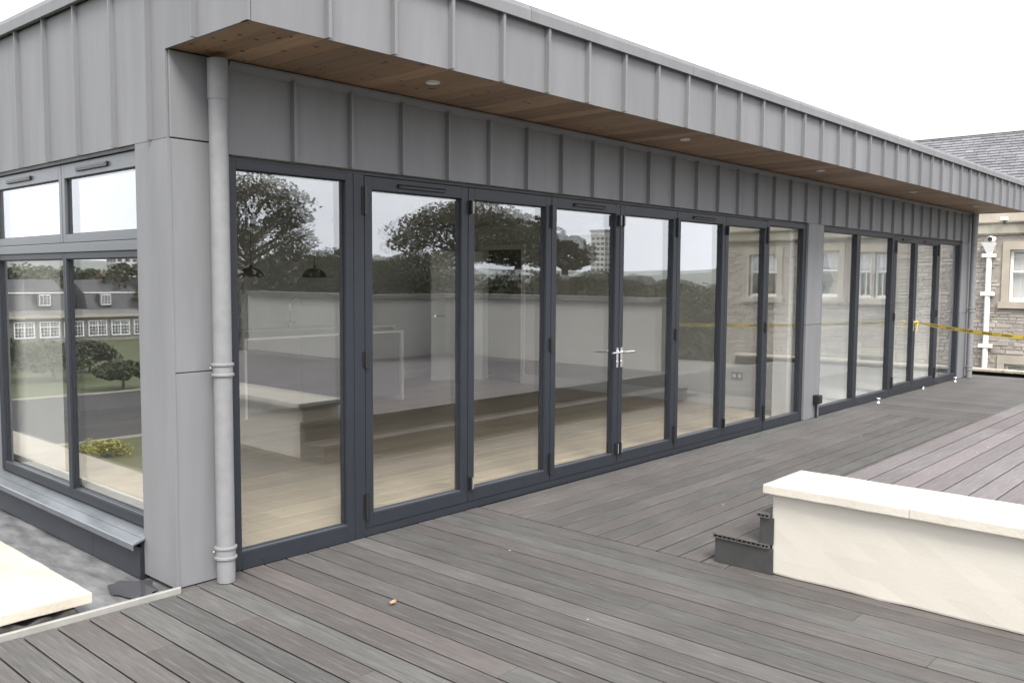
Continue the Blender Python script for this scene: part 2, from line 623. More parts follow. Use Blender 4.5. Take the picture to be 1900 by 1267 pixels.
GAP = 0.009
m = MB()
m.box(-6.0, 2.235, -8.9, -0.075, -0.10, -0.06)
m.box(0.02, 2.235, -0.072, 0.0, -0.10, -0.06)
m.box(2.238, 14.38, -3.6, 0.0, -0.10, -0.06)
m.box(2.238, 2.35, -8.9, -3.602, -0.10, -0.06)
deck = tag(m.build('lower_deck', 'void'), 'grey composite deck boards along the glazed front', kind='structure')
known = {}
for x, y in [(0.038, -0.628), (0.518, -1.896), (-0.034, -1.486), (1.52, -1.89), (2.006, -2.719), (1.715, -3.14), (-0.392, -0.643), (1.45, -3.5)]:
    known.setdefault(math.floor((x - 0.238) / 0.1425), []).append(y)
for k in range(-24, 14):
    c0, c1 = 0.238 + 0.1425 * k, 0.238 + 0.1425 * (k + 1)
    top = -0.078 if c1 < 0.10 else (-0.0145 if c1 < 0.36 else 0.012)
    jl = known.get(k, [])
    if jl:
        jl = jl + [min(jl) - rnd(2.4, 3.2)]
    else:
        jl = [-rnd(4.1, 5.2)] if k > -8 else []
    if k == 13:
        jl = [-4.9]
    run(deck, 'deck', 1, -8.8, top, c0 + GAP / 2, c1 - GAP / 2, 0.0, jl)
known = {4: [3.10], 8: [5.32], 2: [6.4], 6: [4.6], 10: [6.0], 0: [5.4]}
for k in range(-1, 12):
    c1, c0 = -0.118 - 0.148 * k, -0.118 - 0.148 * (k + 1)
    if k == -1:
        c1, c0 = 0.012, -0.118
    if k == 11:
        c0 = -1.90
    run(deck, 'deck', 0, 2.2385, 8.715, c0 + GAP / 2, c1 - GAP / 2, 0.0, known.get(k, []))
k = 0
plank(deck, 'deck', 1, -8.8, -1.905, 2.2385, 2.335, 0.0)
plank(deck, 'deck', 0, -0.008, 0.092, -0.076, -0.0145, 0.0)
x = 8.72
while x < 14.3:
    run(deck, 'deck', 1, -3.5 if x > 8.6 else -1.9, 0.012, x + GAP / 2, min(x + 0.146, 14.38) - GAP / 2, 0.0, [-2.4])
    x += 0.146

# ----- upper deck ---------------------------------------------------------
UZ = 0.334
m = box(2.69, 8.19, -9.3, -2.10, -0.03, UZ - 0.04)
upper = tag(m.build('upper_deck', 'void'), 'raised terrace of pale mauve grey deck boards behind the low wall', kind='structure')
for k in range(0, 48):
    c1, c0 = -2.06 - 0.1475 * k, -2.06 - 0.1475 * (k + 1)
    run(upper, 'deck_upper', 0, 2.735 if k else 2.70, 8.19, c0 + GAP / 2, c1 - GAP / 2, UZ, [])

# ----- steps between the decks -----------------------------------------------
st = thing('deck_steps', (2.29, -1.95, 0), 'two dark grey composite deck steps with hollow board ends beside the cream wall', 'steps')


def hollow(x0, x1, y0, y1, zt, n, name='tread'):
    b = MB()
    t = 0.0045
    h = 0.022
    b.box(x0, x1, y0, y1, zt - t, zt)
    b.box(x0, x1, y0, y1, zt - h, zt - h + t)
    for i in range(n + 1):
        yy = y0 + (y1 - y0 - t) * i / n
        b.box(x0 + 0.001, x1, yy, yy + t, zt - h + t, zt - t)
    b.box(x0 + 0.06, x0 + 0.07, y0 + 0.002, y1 - 0.002, zt - h + t, zt - t)
    return b.build(name, 'deck', st)


hollow(2.283, 8.18, -1.938, -1.795, 0.166, 5)
hollow(2.283, 8.18, -2.085, -1.943, 0.166, 5)
hollow(2.283, 2.60, -2.132, -2.088, 0.166, 2)
hollow(2.283, 2.694, -2.131, -2.058, UZ, 3)
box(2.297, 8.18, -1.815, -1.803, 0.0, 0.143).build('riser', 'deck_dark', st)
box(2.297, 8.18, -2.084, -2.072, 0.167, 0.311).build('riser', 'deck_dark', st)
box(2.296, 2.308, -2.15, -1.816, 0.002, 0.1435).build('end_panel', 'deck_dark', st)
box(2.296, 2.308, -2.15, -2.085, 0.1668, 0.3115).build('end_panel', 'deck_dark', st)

# ----- low cream wall with coping ------------------------------------------
lw = thing('low_wall', (2.5, -4, 0), 'low cream rendered wall with thick white coping beside the deck steps', 'wall')
rough_slab('wall_body', 'render', lw, (2.31, 2.69, -8.8, -2.137, 0.002, 0.452), 0.012, (2, 46, 5), 0.006, 1)
ys = [-2.105, -2.86, -3.75, -4.70, -5.65, -6.6, -7.55, -8.8]
for i in range(7):
    rough_slab('coping_stone', 'coping', lw, (2.252, 2.735, ys[i + 1] + 0.0003, ys[i] - 0.0003, 0.4545, 0.503), 0.005, (5, 10, 1), 0.003, 3)

# ----- terrace parapet: seen in the glass -------------------------------------
pp = thing('parapet_wall', (7, -6, UZ), 'cream parapet wall with grey coping enclosing the upper terrace, seen mirrored in the doors', 'wall')
for i, (x0, x1, y0, y1) in enumerate([(8.20, 8.45, -6.75, -2.25), (6.20, 8.197, -6.75, -6.5), (6.20, 6.45, -9.4, -6.753)]):
    box(x0, x1, y0, y1, -0.03, 1.26).build('wall_body', 'parapet_render', pp)
    box(x0 - 0.012, x1 + 0.012, y0 - 0.012 * (i != 1), y1 + 0.012, UZ - 0.02, UZ + 0.16).build('plinth', 'parapet_render', pp)
    L = (y1 - y0) if i != 1 else (x1 - x0)
    n = max(2, int(L / 0.95))
    for k in range(n):
        a, b = k / n, (k + 1) / n
        if i == 1:
            q = (x0 + (x1 - x0) * a + 0.002 - 0.05 * (k == 0), x0 + (x1 - x0) * b - 0.002 - (0.055 if k == n - 1 else 0), y0 - 0.05, y1 + 0.05, 1.262, 1.335)
        else:
            q = (x0 - 0.05, x1 + 0.05, y0 + (y1 - y0) * a + 0.002 + (0.055 if i == 0 and k == 0 else 0) - (0.051 if i == 0 and k == 0 else 0), y0 + (y1 - y0) * b - 0.002 - (0.05 if i == 2 and k == n - 1 else 0), 1.262, 1.335)
        rough_slab('coping_stone', 'parapet_coping_shaded', pp, q, 0.01, (2, 2, 1), 0.003, 20 + k + 10 * i)

# ----- lead flat roof on the garden side -------------------------------------
m = MB()
nx, ny = 14, 60
vs = []
for j in range(ny + 1):
    for i in range(nx + 1):
        x = -1.0 + 1.1 * i / nx
        y = -0.045 + 8.6 * j / ny
        z = -0.035 + 0.007 * noise.noise(Vector((x * 3, y * 2, 0))) + 0.004 * noise.noise(Vector((x * 8, y * 6, 4)))
        z += 0.012 * max(0, 1 - abs(x - 0.02) / 0.06) + 0.009 * max(0, 1 - abs(x + 0.12) / 0.012)
        vs.append((x, y, z))
fs = [(j * (nx + 1) + i, j * (nx + 1) + i + 1, (j + 1) * (nx + 1) + i + 1, (j + 1) * (nx + 1) + i) for j in range(ny) for i in range(nx)]
tag(m.add(vs, fs).build('lead_roof', 'lead', smooth=True), 'mottled grey lead flat roof below the end window', kind='structure')
m = MB()
ring = []
cx_, cy_ = -0.115, 0.24
for k in range(40):
    t = 2 * math.pi * k / 40
    r = 1 + 0.33 * noise.noise(Vector((math.cos(t) * 1.7, math.sin(t) * 1.7, 2))) + 0.18 * noise.noise(Vector((math.cos(t) * 5, math.sin(t) * 5, 6)))
    ring.append((cx_ + 0.105 * r * math.cos(t), cy_ + 0.15 * r * math.sin(t), -0.0255))
tag(m.add(ring, [tuple(range(40))]).build('puddle', 'puddle'), 'small dark puddle lying on the lead roof by the corner column', kind='structure')

# aluminium edge trim
tr = thing('edge_trim', (-3, -0.06, 0), 'pale aluminium edge strip between lead roof and deck boards', 'trim')
m = MB()
m.prism([(-0.075, -0.03), (-0.050, -0.03), (-0.050, 0.024), (-0.057, 0.030), (-0.072, 0.030), (-0.075, 0.026)], 0, -6.5, -0.012)
m.prism([(-0.0495, -0.03), (-0.046, -0.03), (-0.046, 0.016), (-0.0495, 0.016)], 0, -6.5, -0.012)
m.build('strip', 'aluminium', tr)

# sandstone slabs on the roof edge
slab_lab = ['pale sandstone slab with broken cavity beneath, nearest the deck edge strip',
            'second pale sandstone slab from the deck edge strip on the lead roof',
            'third pale sandstone slab from the deck edge strip on the roof edge',
            'fourth pale sandstone slab along the lead roof edge, before the garden',
            'fifth pale sandstone slab along the lead roof edge',
            'sixth pale sandstone slab along the lead roof edge',
            'farthest pale sandstone slab along the lead roof edge']
ys = [0.0, 0.50, 1.22, 2.15, 3.1, 4.05, 5.2, 6.6]
for i in range(7):
    s = rough_slab('sandstone_slab', 'sandstone', None, (-0.82, -0.42, ys[i] + 0.003, ys[i + 1] - 0.003, 0.042, 0.092), 0.004, (9, 8, 2), 0.0035, 40 + i,
                   loc=(-0.6, (ys[i] + ys[i + 1]) / 2, 0.042))
    tag(s, slab_lab[i], 'slab', 'sandstone slabs along the lead roof edge')
# torn felt and rubble bed under the slabs
m = MB()
vs, fs = [], []
nx, ny = 26, 60
for j in range(ny + 1):
    for i in range(nx + 1):
        x = -0.83 + 0.38 * i / nx
        y = 0.012 + 6.5 * j / ny * (j / ny) + 0.05 * j / ny
        e = min(1, (nx - i) / 3) * min(1, j / 2 + 0.25)
        z = -0.030 + 0.066 * e * (0.72 + 0.45 * noise.noise(Vector((x * 13, y * 9, 1))))
        vs.append((x + 0.02 * noise.noise(Vector((x * 9, y * 7, 5))), y + 0.02 * noise.noise(Vector((x * 15, y, 9))), min(z, 0.041)))
fs = [(j * (nx + 1) + i, j * (nx + 1) + i + 1, (j + 1) * (nx + 1) + i + 1, (j + 1) * (nx + 1) + i) for j in range(ny) for i in range(nx)]
tag(m.add(vs, fs).build('torn_felt', 'felt', smooth=True), 'crumpled black roofing felt bedding under the sandstone slabs', 'felt')

# ================================================================= THE ZINC PAVILION
B = thing('zinc_pavilion', (0, 0, 0), 'long grey zinc clad rooftop pavilion with glazed doors and cedar soffit', 'building')
FY, ZS, ZL, ZT = -0.75, 2.713, 3.09, 3.19        # fascia plane, soffit, lip underside, lip top
XE = 14.15                                        # far end of the roof


def panel_mesh(name, wd, hh):
    m = MB()
    m.box(0.004, wd - 0.004, 0, 0.012, 0, hh)
    for i in (0,):
        m.prism([(wd - 0.008, 0.006), (wd - 0.0065, -0.034), (wd + 0.0065, -0.034), (wd + 0.008, 0.006)], 2, 0.0005, hh - 0.0005)
        m.box(wd + 0.0065, wd + 0.0125, -0.034, -0.024, 0.0015, hh - 0.0015)
    return m


def panel_row(name, x0, pitch, n, y, z0, z1, first=None):
    src = None
    hh = z1 - z0
    if first is not None:
        panel_mesh(name, x0 - first, hh).build(name, 'zinc', B).location = (first, y, z0)
    for k in range(n):
        loc = (x0 + pitch * k, y, z0)
        if src is None:
            src = panel_mesh(name, pitch, hh).build(name, 'zinc', B)
            o = src
        else:
            o = share(src, B, (0, 0, 0))
        o.location = loc
        o.rotation_euler = (rnd(-0.003, 0.003), 0, rnd(-0.003, 0.003))


panel_row('fascia_panel', 0.413, 0.4, 34, FY, ZS, ZL + 0.01, first=0.015)
panel_row('wall_panel', 0.728, 0.393, 33, 0.0, 2.238, 2.672, first=0.335)
# corner cover strip and fascia corner
m = MB()
m.box(-0.004, 0.012, FY - 0.006, FY + 0.05, ZS, ZL)
m.build('corner_trim', 'zinc', B)
# end wall zinc (plane x = 0), roof rises gently to the back
sl = 0.0155


def ztop(y):
    return ZL + sl * (y - FY)


seams = [FY + 0.004, -0.307, 0.152, 0.561, 1.022, 1.467, 1.917, 2.37, 2.82, 3.27, 3.72, 4.17, 4.62, 5.07, 5.52, 5.97, 6.42, 6.87]
for a, b in zip(seams, seams[1:]):
    m = MB()
    segs = [(a, b, ZS if b <= 0.02 else 2.285)]
    if a < 0.0 < b:
        segs = [(a, -0.0015, ZS), (-0.0015, b, 2.285)]
    for s0, s1, zb in segs:
        m.add([(0, s0, zb), (0, s1, zb), (0, s1, ztop(s1)), (0, s0, ztop(s0)), (0.012, s0, zb), (0.012, s1, zb), (0.012, s1, ztop(s1)), (0.012, s0, ztop(s0))],
              [(0, 1, 2, 3), (4, 7, 6, 5), (0, 4, 5, 1), (1, 5, 6, 2), (2, 6, 7, 3), (3, 7, 4, 0)])
    m.prism([(0.006, b - 0.007), (-0.028, b - 0.0055), (-0.028, b + 0.0055), (0.006, b + 0.007)], 2, (2.285 if b > 0 else ZS) + 0.0005, ztop(b) - 0.001)
    o = m.build('end_wall_panel', 'zinc', B)
# roof edge lip
brk = [0.0, 1.83, 3.65, 5.5, 7.35, 9.2, 11.05, 12.9, XE + 0.02]
for i in range(8):
    a, b = brk[i] + (0.002 if i else -0.045), brk[i + 1] - 0.002
    y0 = FY - 0.045
    m = MB().prism([(y0, ZL), (y0, ZL + 0.06), (y0 + 0.012, ZT - 0.008), (y0 + 0.06, ZT), (y0 + 0.16, ZT + 0.004), (y0 + 0.16, ZL + 0.03), (y0 + 0.04, ZL + 0.012), (y0 + 0.018, ZL)], 0, a, b)
    m.build('roof_edge_trim', 'zinc', B)
m = MB()
ya, yb = FY - 0.045 + 0.161, 7.0
pr = [(-0.045, 0.0), (-0.045, 0.06), (-0.033, 0.092), (0.015, 0.1), (0.115, 0.104), (0.115, 0.03), (0.0, 0.012), (-0.027, 0.0)]
vs = [(p[0], ya, ZL + 0.001 + p[1] + sl * (ya - FY)) for p in pr] + [(p[0], yb, ZL + p[1] + sl * (yb - FY)) for p in pr]
n = len(pr)
m.add(vs, [tuple(range(n)), tuple(range(2 * n - 1, n - 1, -1))] + [(i, i + n, (i + 1) % n + n, (i + 1) % n) for i in range(n)])
m.build('roof_edge_trim', 'zinc', B)
m = MB()
m.add([(0.02, FY + 0.02, ZT - 0.08), (XE, FY + 0.02, ZT - 0.08), (XE, 7, ZT - 0.08 + sl * 7.75), (0.02, 7, ZT - 0.08 + sl * 7.75)], [(0, 1, 2, 3)])
m.build('roof', 'zinc', B)
# far end return of the fascia
box(XE - 0.012, XE, FY + 0.013, 0.6, ZS, ZL).build('end_fascia', 'zinc', B)
box(0.02, XE - 0.02, 0.03, 0.05, 2.66, ZL).build('wall_core', 'dark_interior', B)

# soffit: cedar boards across the overhang
sof = box(0.03, XE - 0.02, FY + 0.03, 0.0, ZS + 0.028, ZS + 0.04).build('soffit', 'void', B)
x = 0.016
k = 0
while x < XE - 0.03:
    x1 = min(x + 0.138, XE - 0.014)
    b = MB().prism([(-(x1 - x) / 2 + 0.0008, 0.018), ((x1 - x) / 2 - 0.0008, 0.018), ((x1 - x) / 2 - 0.0008, 0.002), ((x1 - x) / 2 - 0.003, 0), (-(x1 - x) / 2 + 0.003, 0), (-(x1 - x) / 2 + 0.0008, 0.002)], 1, -0.364, 0.364)
    o = b.build('soffit_board', 'cedar')
    o.parent = sof
    o.location = ((x + x1) / 2, FY + 0.013 + 0.364, ZS + 0.006 + rnd(-0.0006, 0.0006))
    x = x1
    k += 1
m = MB()
for k in range(120):
    xx = 0.05 + rnd(0, 1) ** 1.6 * 13
    yy = rnd(FY + 0.05, -0.06)
    r = rnd(0.005, 0.015)
    m.lathe((xx, yy, ZS + 0.0052), [(r, 0), (0.0001, -0.0004)], 7)
m.build('knot', 'knot', sof)['kind'] = 'stuff'
# bead where soffit meets the wall
m = MB().prism([(-0.035, ZS - 0.002), (-0.035, ZS - 0.014), (-0.006, ZS - 0.045), (0.012, ZS - 0.045), (0.012, ZS - 0.002)], 0, 0.335, XE - 0.33)
m.build('wall_head_trim', 'zinc', B)
for (x, y) in [(1.383, -0.44), (4.12, -0.45), (6.78, -0.44), (9.67, -0.42), (12.5, -0.42)]:
    d = MB().lathe((x, y, ZS), [(0.001, 0.0), (0.036, 0.0), (0.040, -0.002), (0.040, 0.007)], 24).build('downlight', 'white_metal', B, smooth=False)
    MB().lathe((x, y, ZS), [(0.0005, -0.0015), (0.026, -0.0015)], 18).build('lens', 'white_gloss', d)

# ---- piers (zinc clad) ---------------------------------------------------------


def pier(x0, x1, y0, y1, joints, ztp, name='pier_panel'):
    zs = [0.0] + joints + [ztp]
    for a, b in zip(zs, zs[1:]):
        box(x0, x1, y0, y1, a + 0.0025, b - 0.0025).build(name, 'zinc', B, bevel=0.004)
    box(x0 + 0.008, x1 - 0.008, y0 + 0.008, y1 - 0.008, 0.0, ztp - 0.01).build('pier_core', 'gasket', B)


pier(0.0, 0.33, -0.012, 0.335, [1.109], 2.283, 'corner_column_panel')
box(0.014, 0.33, -0.012, 0.028, 2.287, ZS - 0.001).build('corner_column_panel', 'zinc', B, bevel=0.004)
m = MB()
m.box(-0.005, -0.0005, -0.0165, 0.334, 0.004, 2.281)
m.box(-0.0049, 0.012, -0.0168, -0.0125, 0.004, 2.281)
m.build('column_side_panel', 'zinc', B)
pier(7.52, 7.935, -0.008, 0.12, [1.088], 2.235)
pier(13.42, 13.80, -0.004, 0.30, [1.07, 2.22], ZS - 0.05)
pier(13.803, XE - 0.02, 0.02, 0.30, [1.07], ZS - 0.05)

# ---- rainwater pipes --------------------------------------------------------------


def downpipe(x, y, r):
    p = MB().tube([(x, y, 0.004), (x, y, ZS - 0.03)], r, 24, cap=False).build('downpipe', 'zinc_pipe', B, smooth=True)
    for z in (0.16, 1.12, 2.55):
        c = MB()
        R_ = r + 0.0035
        prof = [(r, -0.036), (R_, -0.036), (R_ + 0.007, -0.031), (R_ + 0.007, -0.022), (R_, -0.017), (R_, 0.017), (R_ + 0.007, 0.022), (R_ + 0.007, 0.031), (R_, 0.036), (r, 0.036)]
        if z > 2:
            prof = [(r, -0.06), (R_, -0.06), (R_, 0.14), (r, 0.14)]
        c.lathe((x, y, z), prof, 28)
        c.build('pipe_collar', 'zinc_pipe', p)
        if z < 2:
            MB().tube([(x - R_ - 0.002, y + 0.01, z + 0.012), (x - R_ - 0.016, y + 0.012, z + 0.012)], 0.005, 8).build('collar_screw', 'chrome', p)
            MB().tube([(x, y + r - 0.004, z), (x, -0.006, z)], 0.006, 8).build('pipe_bracket', 'zinc_pipe', p)


downpipe(0.232, -0.088, 0.0475)
downpipe(13.76, -0.085, 0.0475)

# ---- front glazing ------------------------------------------------------------------
YF = 0.016        # frame front
HD = 2.213        # frame head top


def bars(x0, x1, z0, z1, sl_, sr, rb, rt, y0, y1):
    m = MB()
    m.box(x0, x0 + sl_, y0, y1, z0, z1)
    m.box(x1 - sr, x1, y0, y1, z0, z1)
    m.box(x0 + sl_, x1 - sr, y0, y1, z0, z0 + rb)
    m.box(x0 + sl_, x1 - sr, y0, y1, z1 - rt, z1)
    return m


def pane_at(parent, x0, x1, z0, z1, y, wavy=False):
    """Double glazing: two sheets, never quite parallel."""
    for i, (yy, mt) in enumerate(((y, 'glass_wavy' if wavy else 'glass_outer'), (y + 0.022, 'glass_inner'))):
        m = MB()
        hw, hh = (x1 - x0) / 2, (z1 - z0) / 2
        m.add([(-hw, 0, -hh), (hw, 0, -hh), (hw, 0, hh), (-hw, 0, hh)], [(0, 1, 2, 3)])
        o = m.build('glass_pane', mt, fixn=False)
        o.parent = parent
        o.location = Vector(((x0 + x1) / 2, yy, (z0 + z1) / 2)) - origin_of(parent)
        o.rotation_euler = (rnd(-0.0016, 0.0016) - 0.004 * i, 0, rnd(-0.0014, 0.0014) + 0.0045 * i)
    ga = bars(x0 - 0.004, x1 + 0.004, z0 - 0.004, z1 + 0.004, 0.009, 0.009, 0.009, 0.009, y - 0.006, y + 0.028)
    ga.build('gasket', 'gasket', parent)


def hinge(parent, x, z, h):
    m = MB().tube([(x, YF - 0.012, z - h / 2), (x, YF - 0.012, z + h / 2)], 0.0125, 10)
    m.box(x - 0.022, x + 0.022, YF - 0.009, YF - 0.001, z - h / 2 + 0.004, z + h / 2 - 0.004)
    for k in range(1, 4):
        zz = z - h / 2 + h * k / 4
        m.lathe((x, YF - 0.012, zz), [(0.0125, -0.002), (0.0138, -0.002), (0.0138, 0.002), (0.0125, 0.002)], 10)
    m.build('hinge', 'black_metal', parent)


def vent(parent, xc, z, L):
    m = MB()
    m.prism([(z - 0.012, YF - 0.002), (z - 0.012, YF - 0.014), (z + 0.002, YF - 0.016), (z + 0.012, YF - 0.010), (z + 0.012, YF - 0.002)], 0, xc - L / 2, xc + L / 2)
    m.v = [(p[0], p[2], p[1]) for p in m.v]
    v = m.build('trickle_vent', 'black_metal', parent)
    box(xc - L / 2 + 0.03, xc + L / 2 - 0.02, YF - 0.018, YF - 0.0145, z - 0.005, z - 0.002).build('vent_flap', 'frame_light', v)


def catch(parent, x, z):
    m = MB()
    m.box(x - 0.016, x - 0.001, YF - 0.028, YF - 0.001, z - 0.045, z + 0.045)
    m.build('catch_body', 'black_metal', parent)
    p = MB()
    p.box(x, x + 0.010, YF - 0.026, YF - 0.001, z - 0.040, z + 0.040)
    c = p.build('catch_plate', 'aluminium', parent)
    return c


def lever(parent, x, z, s):
    """s = -1: lever points to lower x."""
    m = MB()
    m.box(x - 0.014, x + 0.014, YF - 0.010, YF - 0.001, z - 0.13, z + 0.035)
    m.tube([(x, YF - 0.004, z), (x, YF - 0.052, z)], 0.0095, 12)
    m.tube([(x - s * 0.006, YF - 0.050, z), (x + s * 0.05, YF - 0.052, z), (x + s * 0.125, YF - 0.050, z - 0.001)], [0.0105, 0.0098, 0.009], 12)
    m.tube([(x, YF - 0.008, z - 0.085), (x, YF - 0.016, z - 0.085)], 0.011, 12)
    m.build('door_handle', 'chrome', parent)


def leaf(x0, x1, vent_=False, wavy=False, narrow=False):
    f = bars(x0 + 0.003, x1 - 0.003, 0.055, HD - 0.006, 0.058, 0.058, 0.085, 0.078, YF, YF + 0.068).build('bifold_door', 'frame', B, bevel=0.003)
    pane_at(f, x0 + 0.063, x1 - 0.063, 0.142, HD - 0.086, YF + 0.030, wavy)
    box(x0 + 0.064, x1 - 0.064, YF + 0.003, YF + 0.024, 0.1405, 0.1465).build('glazing_bead', 'frame_light', f)
    if vent_:
        vent(f, (x0 + x1) / 2 + 0.02, HD - 0.047, 0.40)
    return f


def fixed(x0, x1, wavy=False, sl_=0.055, sr=0.055):
    f = bars(x0, x1, 0.0, HD, sl_, sr, 0.098, 0.045, YF, YF + 0.075).build('fixed_window', 'frame', B, bevel=0.003)
    pane_at(f, x0 + sl_ + 0.002, x1 - sr - 0.002, 0.100, HD - 0.047, YF + 0.034, wavy)
    box(x0 + sl_ + 0.002, x1 - sr - 0.002, YF + 0.004, YF + 0.026, 0.0985, 0.1035).build('glazing_bead', 'frame_light', f)
    return f


# main set: fixed light, six folding leaves, fixed light
fixed(0.335, 1.160)
box(1.1615, 1.240, YF - 0.002, YF + 0.09, 0.0, HD).build('mullion', 'frame', B, bevel=0.003)
xs = [1.243 + 0.886 * k for k in range(7)]
lv = []
for k in range(6):
    lv.append(leaf(xs[k], xs[k + 1], vent_=(k % 2 == 0), wavy=(k >= 4)))
fixed(6.562, 7.516, wavy=True, sl_=0.05, sr=0.075)
for hx, k in ((xs[0] + 0.002, 0), (xs[2], 2), (xs[4], 4), (xs[6], 5)):
    for z, h in ((2.06, 0.17), (1.10, 0.10), (0.19, 0.16)):
        hinge(lv[k], hx, z, h)
for cx_, k in ((xs[1] + 0.022, 1), (xs[3] + 0.030, 3), (xs[3] - 0.022, 2), (xs[5] + 0.022, 5)):
    catch(lv[k], cx_, 2.075)
    catch(lv[k], cx_, 0.185)
lever(lv[2], xs[3] - 0.028, 0.995, -1)
lever(lv[3], xs[3] + 0.030, 0.995, 1)
box(1.2415, 6.560, YF + 0.006, YF + 0.09, 0.0, 0.0535).build('door_threshold', 'frame', B)
box(1.2415, 6.560, YF + 0.03, YF + 0.09, HD - 0.0045, HD + 0.02).build('head_track', 'gasket', B)
for x in (0.52, 1.0, 2.3, 4.4, 6.0):
    MB().tube([(x, YF + 0.004 - (0.003 if x < 1.2 else -0.0), 0.028), (x, YF - 0.0025 + (0.0 if x < 1.2 else 0.007), 0.028)], 0.007, 10).build('drain_cap', 'gasket', B)
# second set beyond the pier
fixed(7.942, 9.075, wavy=True, sr=0.06)
fixed(9.078, 10.33, wavy=True, sr=0.06)
box(10.333, 10.395, YF - 0.002, YF + 0.09, 0.0, HD).build('mullion', 'frame', B, bevel=0.003)
ra = leaf(10.398, 11.26, True, True)
rb_ = leaf(11.26, 12.26, True, True)
fixed(12.263, 13.415, wavy=True, sl_=0.09)
box(10.396, 12.262, YF + 0.006, YF + 0.09, 0.0, 0.0535).build('door_threshold', 'frame', B)
for z, h in ((2.06, 0.17), (1.10, 0.10), (0.19, 0.16)):
    hinge(ra, 10.40, z, h)
    hinge(rb_, 12.26, z, h)
lever(ra, 11.228, 1.0, -1)
lever(rb_, 11.292, 1.0, 1)
box(0.335, 13.42, 0.03, 0.12, HD + 0.001, 2.237).build('head_gap', 'gasket', B)

# ---- end window over the lead roof (plane x = 0.035) -------------------------------------
XF = 0.030


def ebars(y0, y1, z0, z1, s0, s1, rb, rt, x0, x1):
    m = MB()
    m.box(x0, x1, y0, y0 + s0, z0, z1)
    m.box(x0, x1, y1 - s1, y1, z0, z1)
    m.box(x0, x1, y0 + s0, y1 - s1, z0, z0 + rb)
    m.box(x0, x1, y0 + s0, y1 - s1, z1 - rt, z1)
    return m


def epane(parent, y0, y1, z0, z1, x):
    for i, (xx, mt) in enumerate(((x, 'glass_outer'), (x + 0.022, 'glass_inner'))):
        hw, hh = (y1 - y0) / 2, (z1 - z0) / 2
        m = MB().add([(0, -hw, -hh), (0, hw, -hh), (0, hw, hh), (0, -hw, hh)], [(0, 3, 2, 1)])
        o = m.build('glass_pane', mt, fixn=False)
        o.parent = parent
        o.location = Vector((xx, (y0 + y1) / 2, (z0 + z1) / 2)) - origin_of(parent)
        o.rotation_euler = (0, rnd(-0.0006, 0.0006), rnd(-0.0006, 0.0006) + 0.0004 * i)
    ebars(y0 - 0.004, y1 + 0.004, z0 - 0.004, z1 + 0.004, 0.008, 0.008, 0.008, 0.008, x - 0.005, x + 0.028).build('gasket', 'gasket', parent)


cols = [0.337, 1.385, 2.58]
for a, b in zip(cols, cols[1:]):
    t = ebars(a + 0.003, b - 0.003, 1.795, 2.262, 0.040, 0.040, 0.050, 0.085, XF, XF + 0.05).build('top_light', 'frame_sky_sheen', B, bevel=0.003)
    epane(t, a + 0.045, b - 0.045, 1.847, 2.175, XF + 0.022)
    L = 0.42
    yc = (a + b) / 2 + 0.08
    v = box(XF - 0.014, XF - 0.001, yc - L / 2, yc + L / 2, 2.205, 2.232).build('trickle_vent', 'black_metal', t, bevel=0.003)
    box(XF - 0.017, XF - 0.0145, yc - L / 2 + 0.02, yc + L / 2 - 0.02, 2.219, 2.223).build('vent_flap', 'frame_light', v)
    f = ebars(a, b, 0.235, 1.735, 0.026, 0.026 if b < 2 else 0.06, 0.056, 0.036, XF + 0.004, XF + 0.06).build('fixed_light', 'frame', B, bevel=0.003)
    epane(f, a + 0.028, b - (0.028 if b < 2 else 0.062), 0.293, 1.697, XF + 0.026)
    box(XF + 0.008, XF + 0.020, a + 0.030, b - 0.064, 0.2915, 0.297).build('glazing_bead', 'frame_light', f)
box(XF - 0.004, XF + 0.07, 0.336, 2.58, 1.737, 1.793).build('transom', 'frame_sky_sheen', B, bevel=0.004)
box(0.010, 0.10, 0.336, 2.58, 2.2635, 2.2845).build('head_gap', 'gasket', B)
m = MB().prism([(XF + 0.06, 0.234), (XF + 0.06, 0.222), (-0.072, 0.172), (-0.072, 0.148), (-0.076, 0.148), (-0.076, 0.178), (-0.070, 0.182)], 1, 0.318, 2.61)
m.build('window_sill', 'sill_metal', B)
ye = [0.336, 0.93, 2.58]
for a, b in zip(ye, ye[1:]):
    box(-0.030, -0.018, a + 0.0015, b - 0.0015, -0.02, 0.150).build('upstand_board', 'frame', B)
box(-0.017, 0.10, 0.337, 2.580, -0.03, 0.20).build('upstand_core', 'gasket', B)
box(0.002, 0.10, 2.582, 7.0, -0.03, 2.2835).build('end_wall', 'zinc', B)
box(0.0, 14.0, 7.0, 7.2, 0.0, 3.1).build('rear_wall', 'zinc', B)

# ================================================================= INTERIOR
IZ = 0.03
m = box(0.12, 13.8, 0.10, 6.995, -0.05, IZ - 0.012)
flo = tag(m.build('interior_floor', 'void'), 'pale oak plank floor inside the glazed room', kind='structure')
y = 0.11
while y < 6.3:
    run(flo, 'oak', 0, 0.13, 7.72, y + 0.0008, y + 0.1892, IZ, [], 1.6, 2.3)
    y += 0.19
m = MB()
m.box(0.12, 7.74, 6.3, 6.4, 0.0, 2.45)                     # back wall of the main room
m.box(7.75, 7.87, 0.14, 4.50, 0.0, 2.45)                   # party wall, doorway then on
m.box(7.75, 7.87, 5.30, 6.4, 0.0, 2.45)
m.box(7.75, 7.87, 4.50, 5.30, 2.03, 2.45)
tag(m.build('interior_wall', 'white_wall'), 'white painted walls of the main room behind the folding doors', kind='structure')
m = MB()
m.box(7.732, 7.749, 0.14, 4.43, IZ, 0.17)
m.box(0.12, 7.73, 6.282, 6.299, IZ, 0.17)
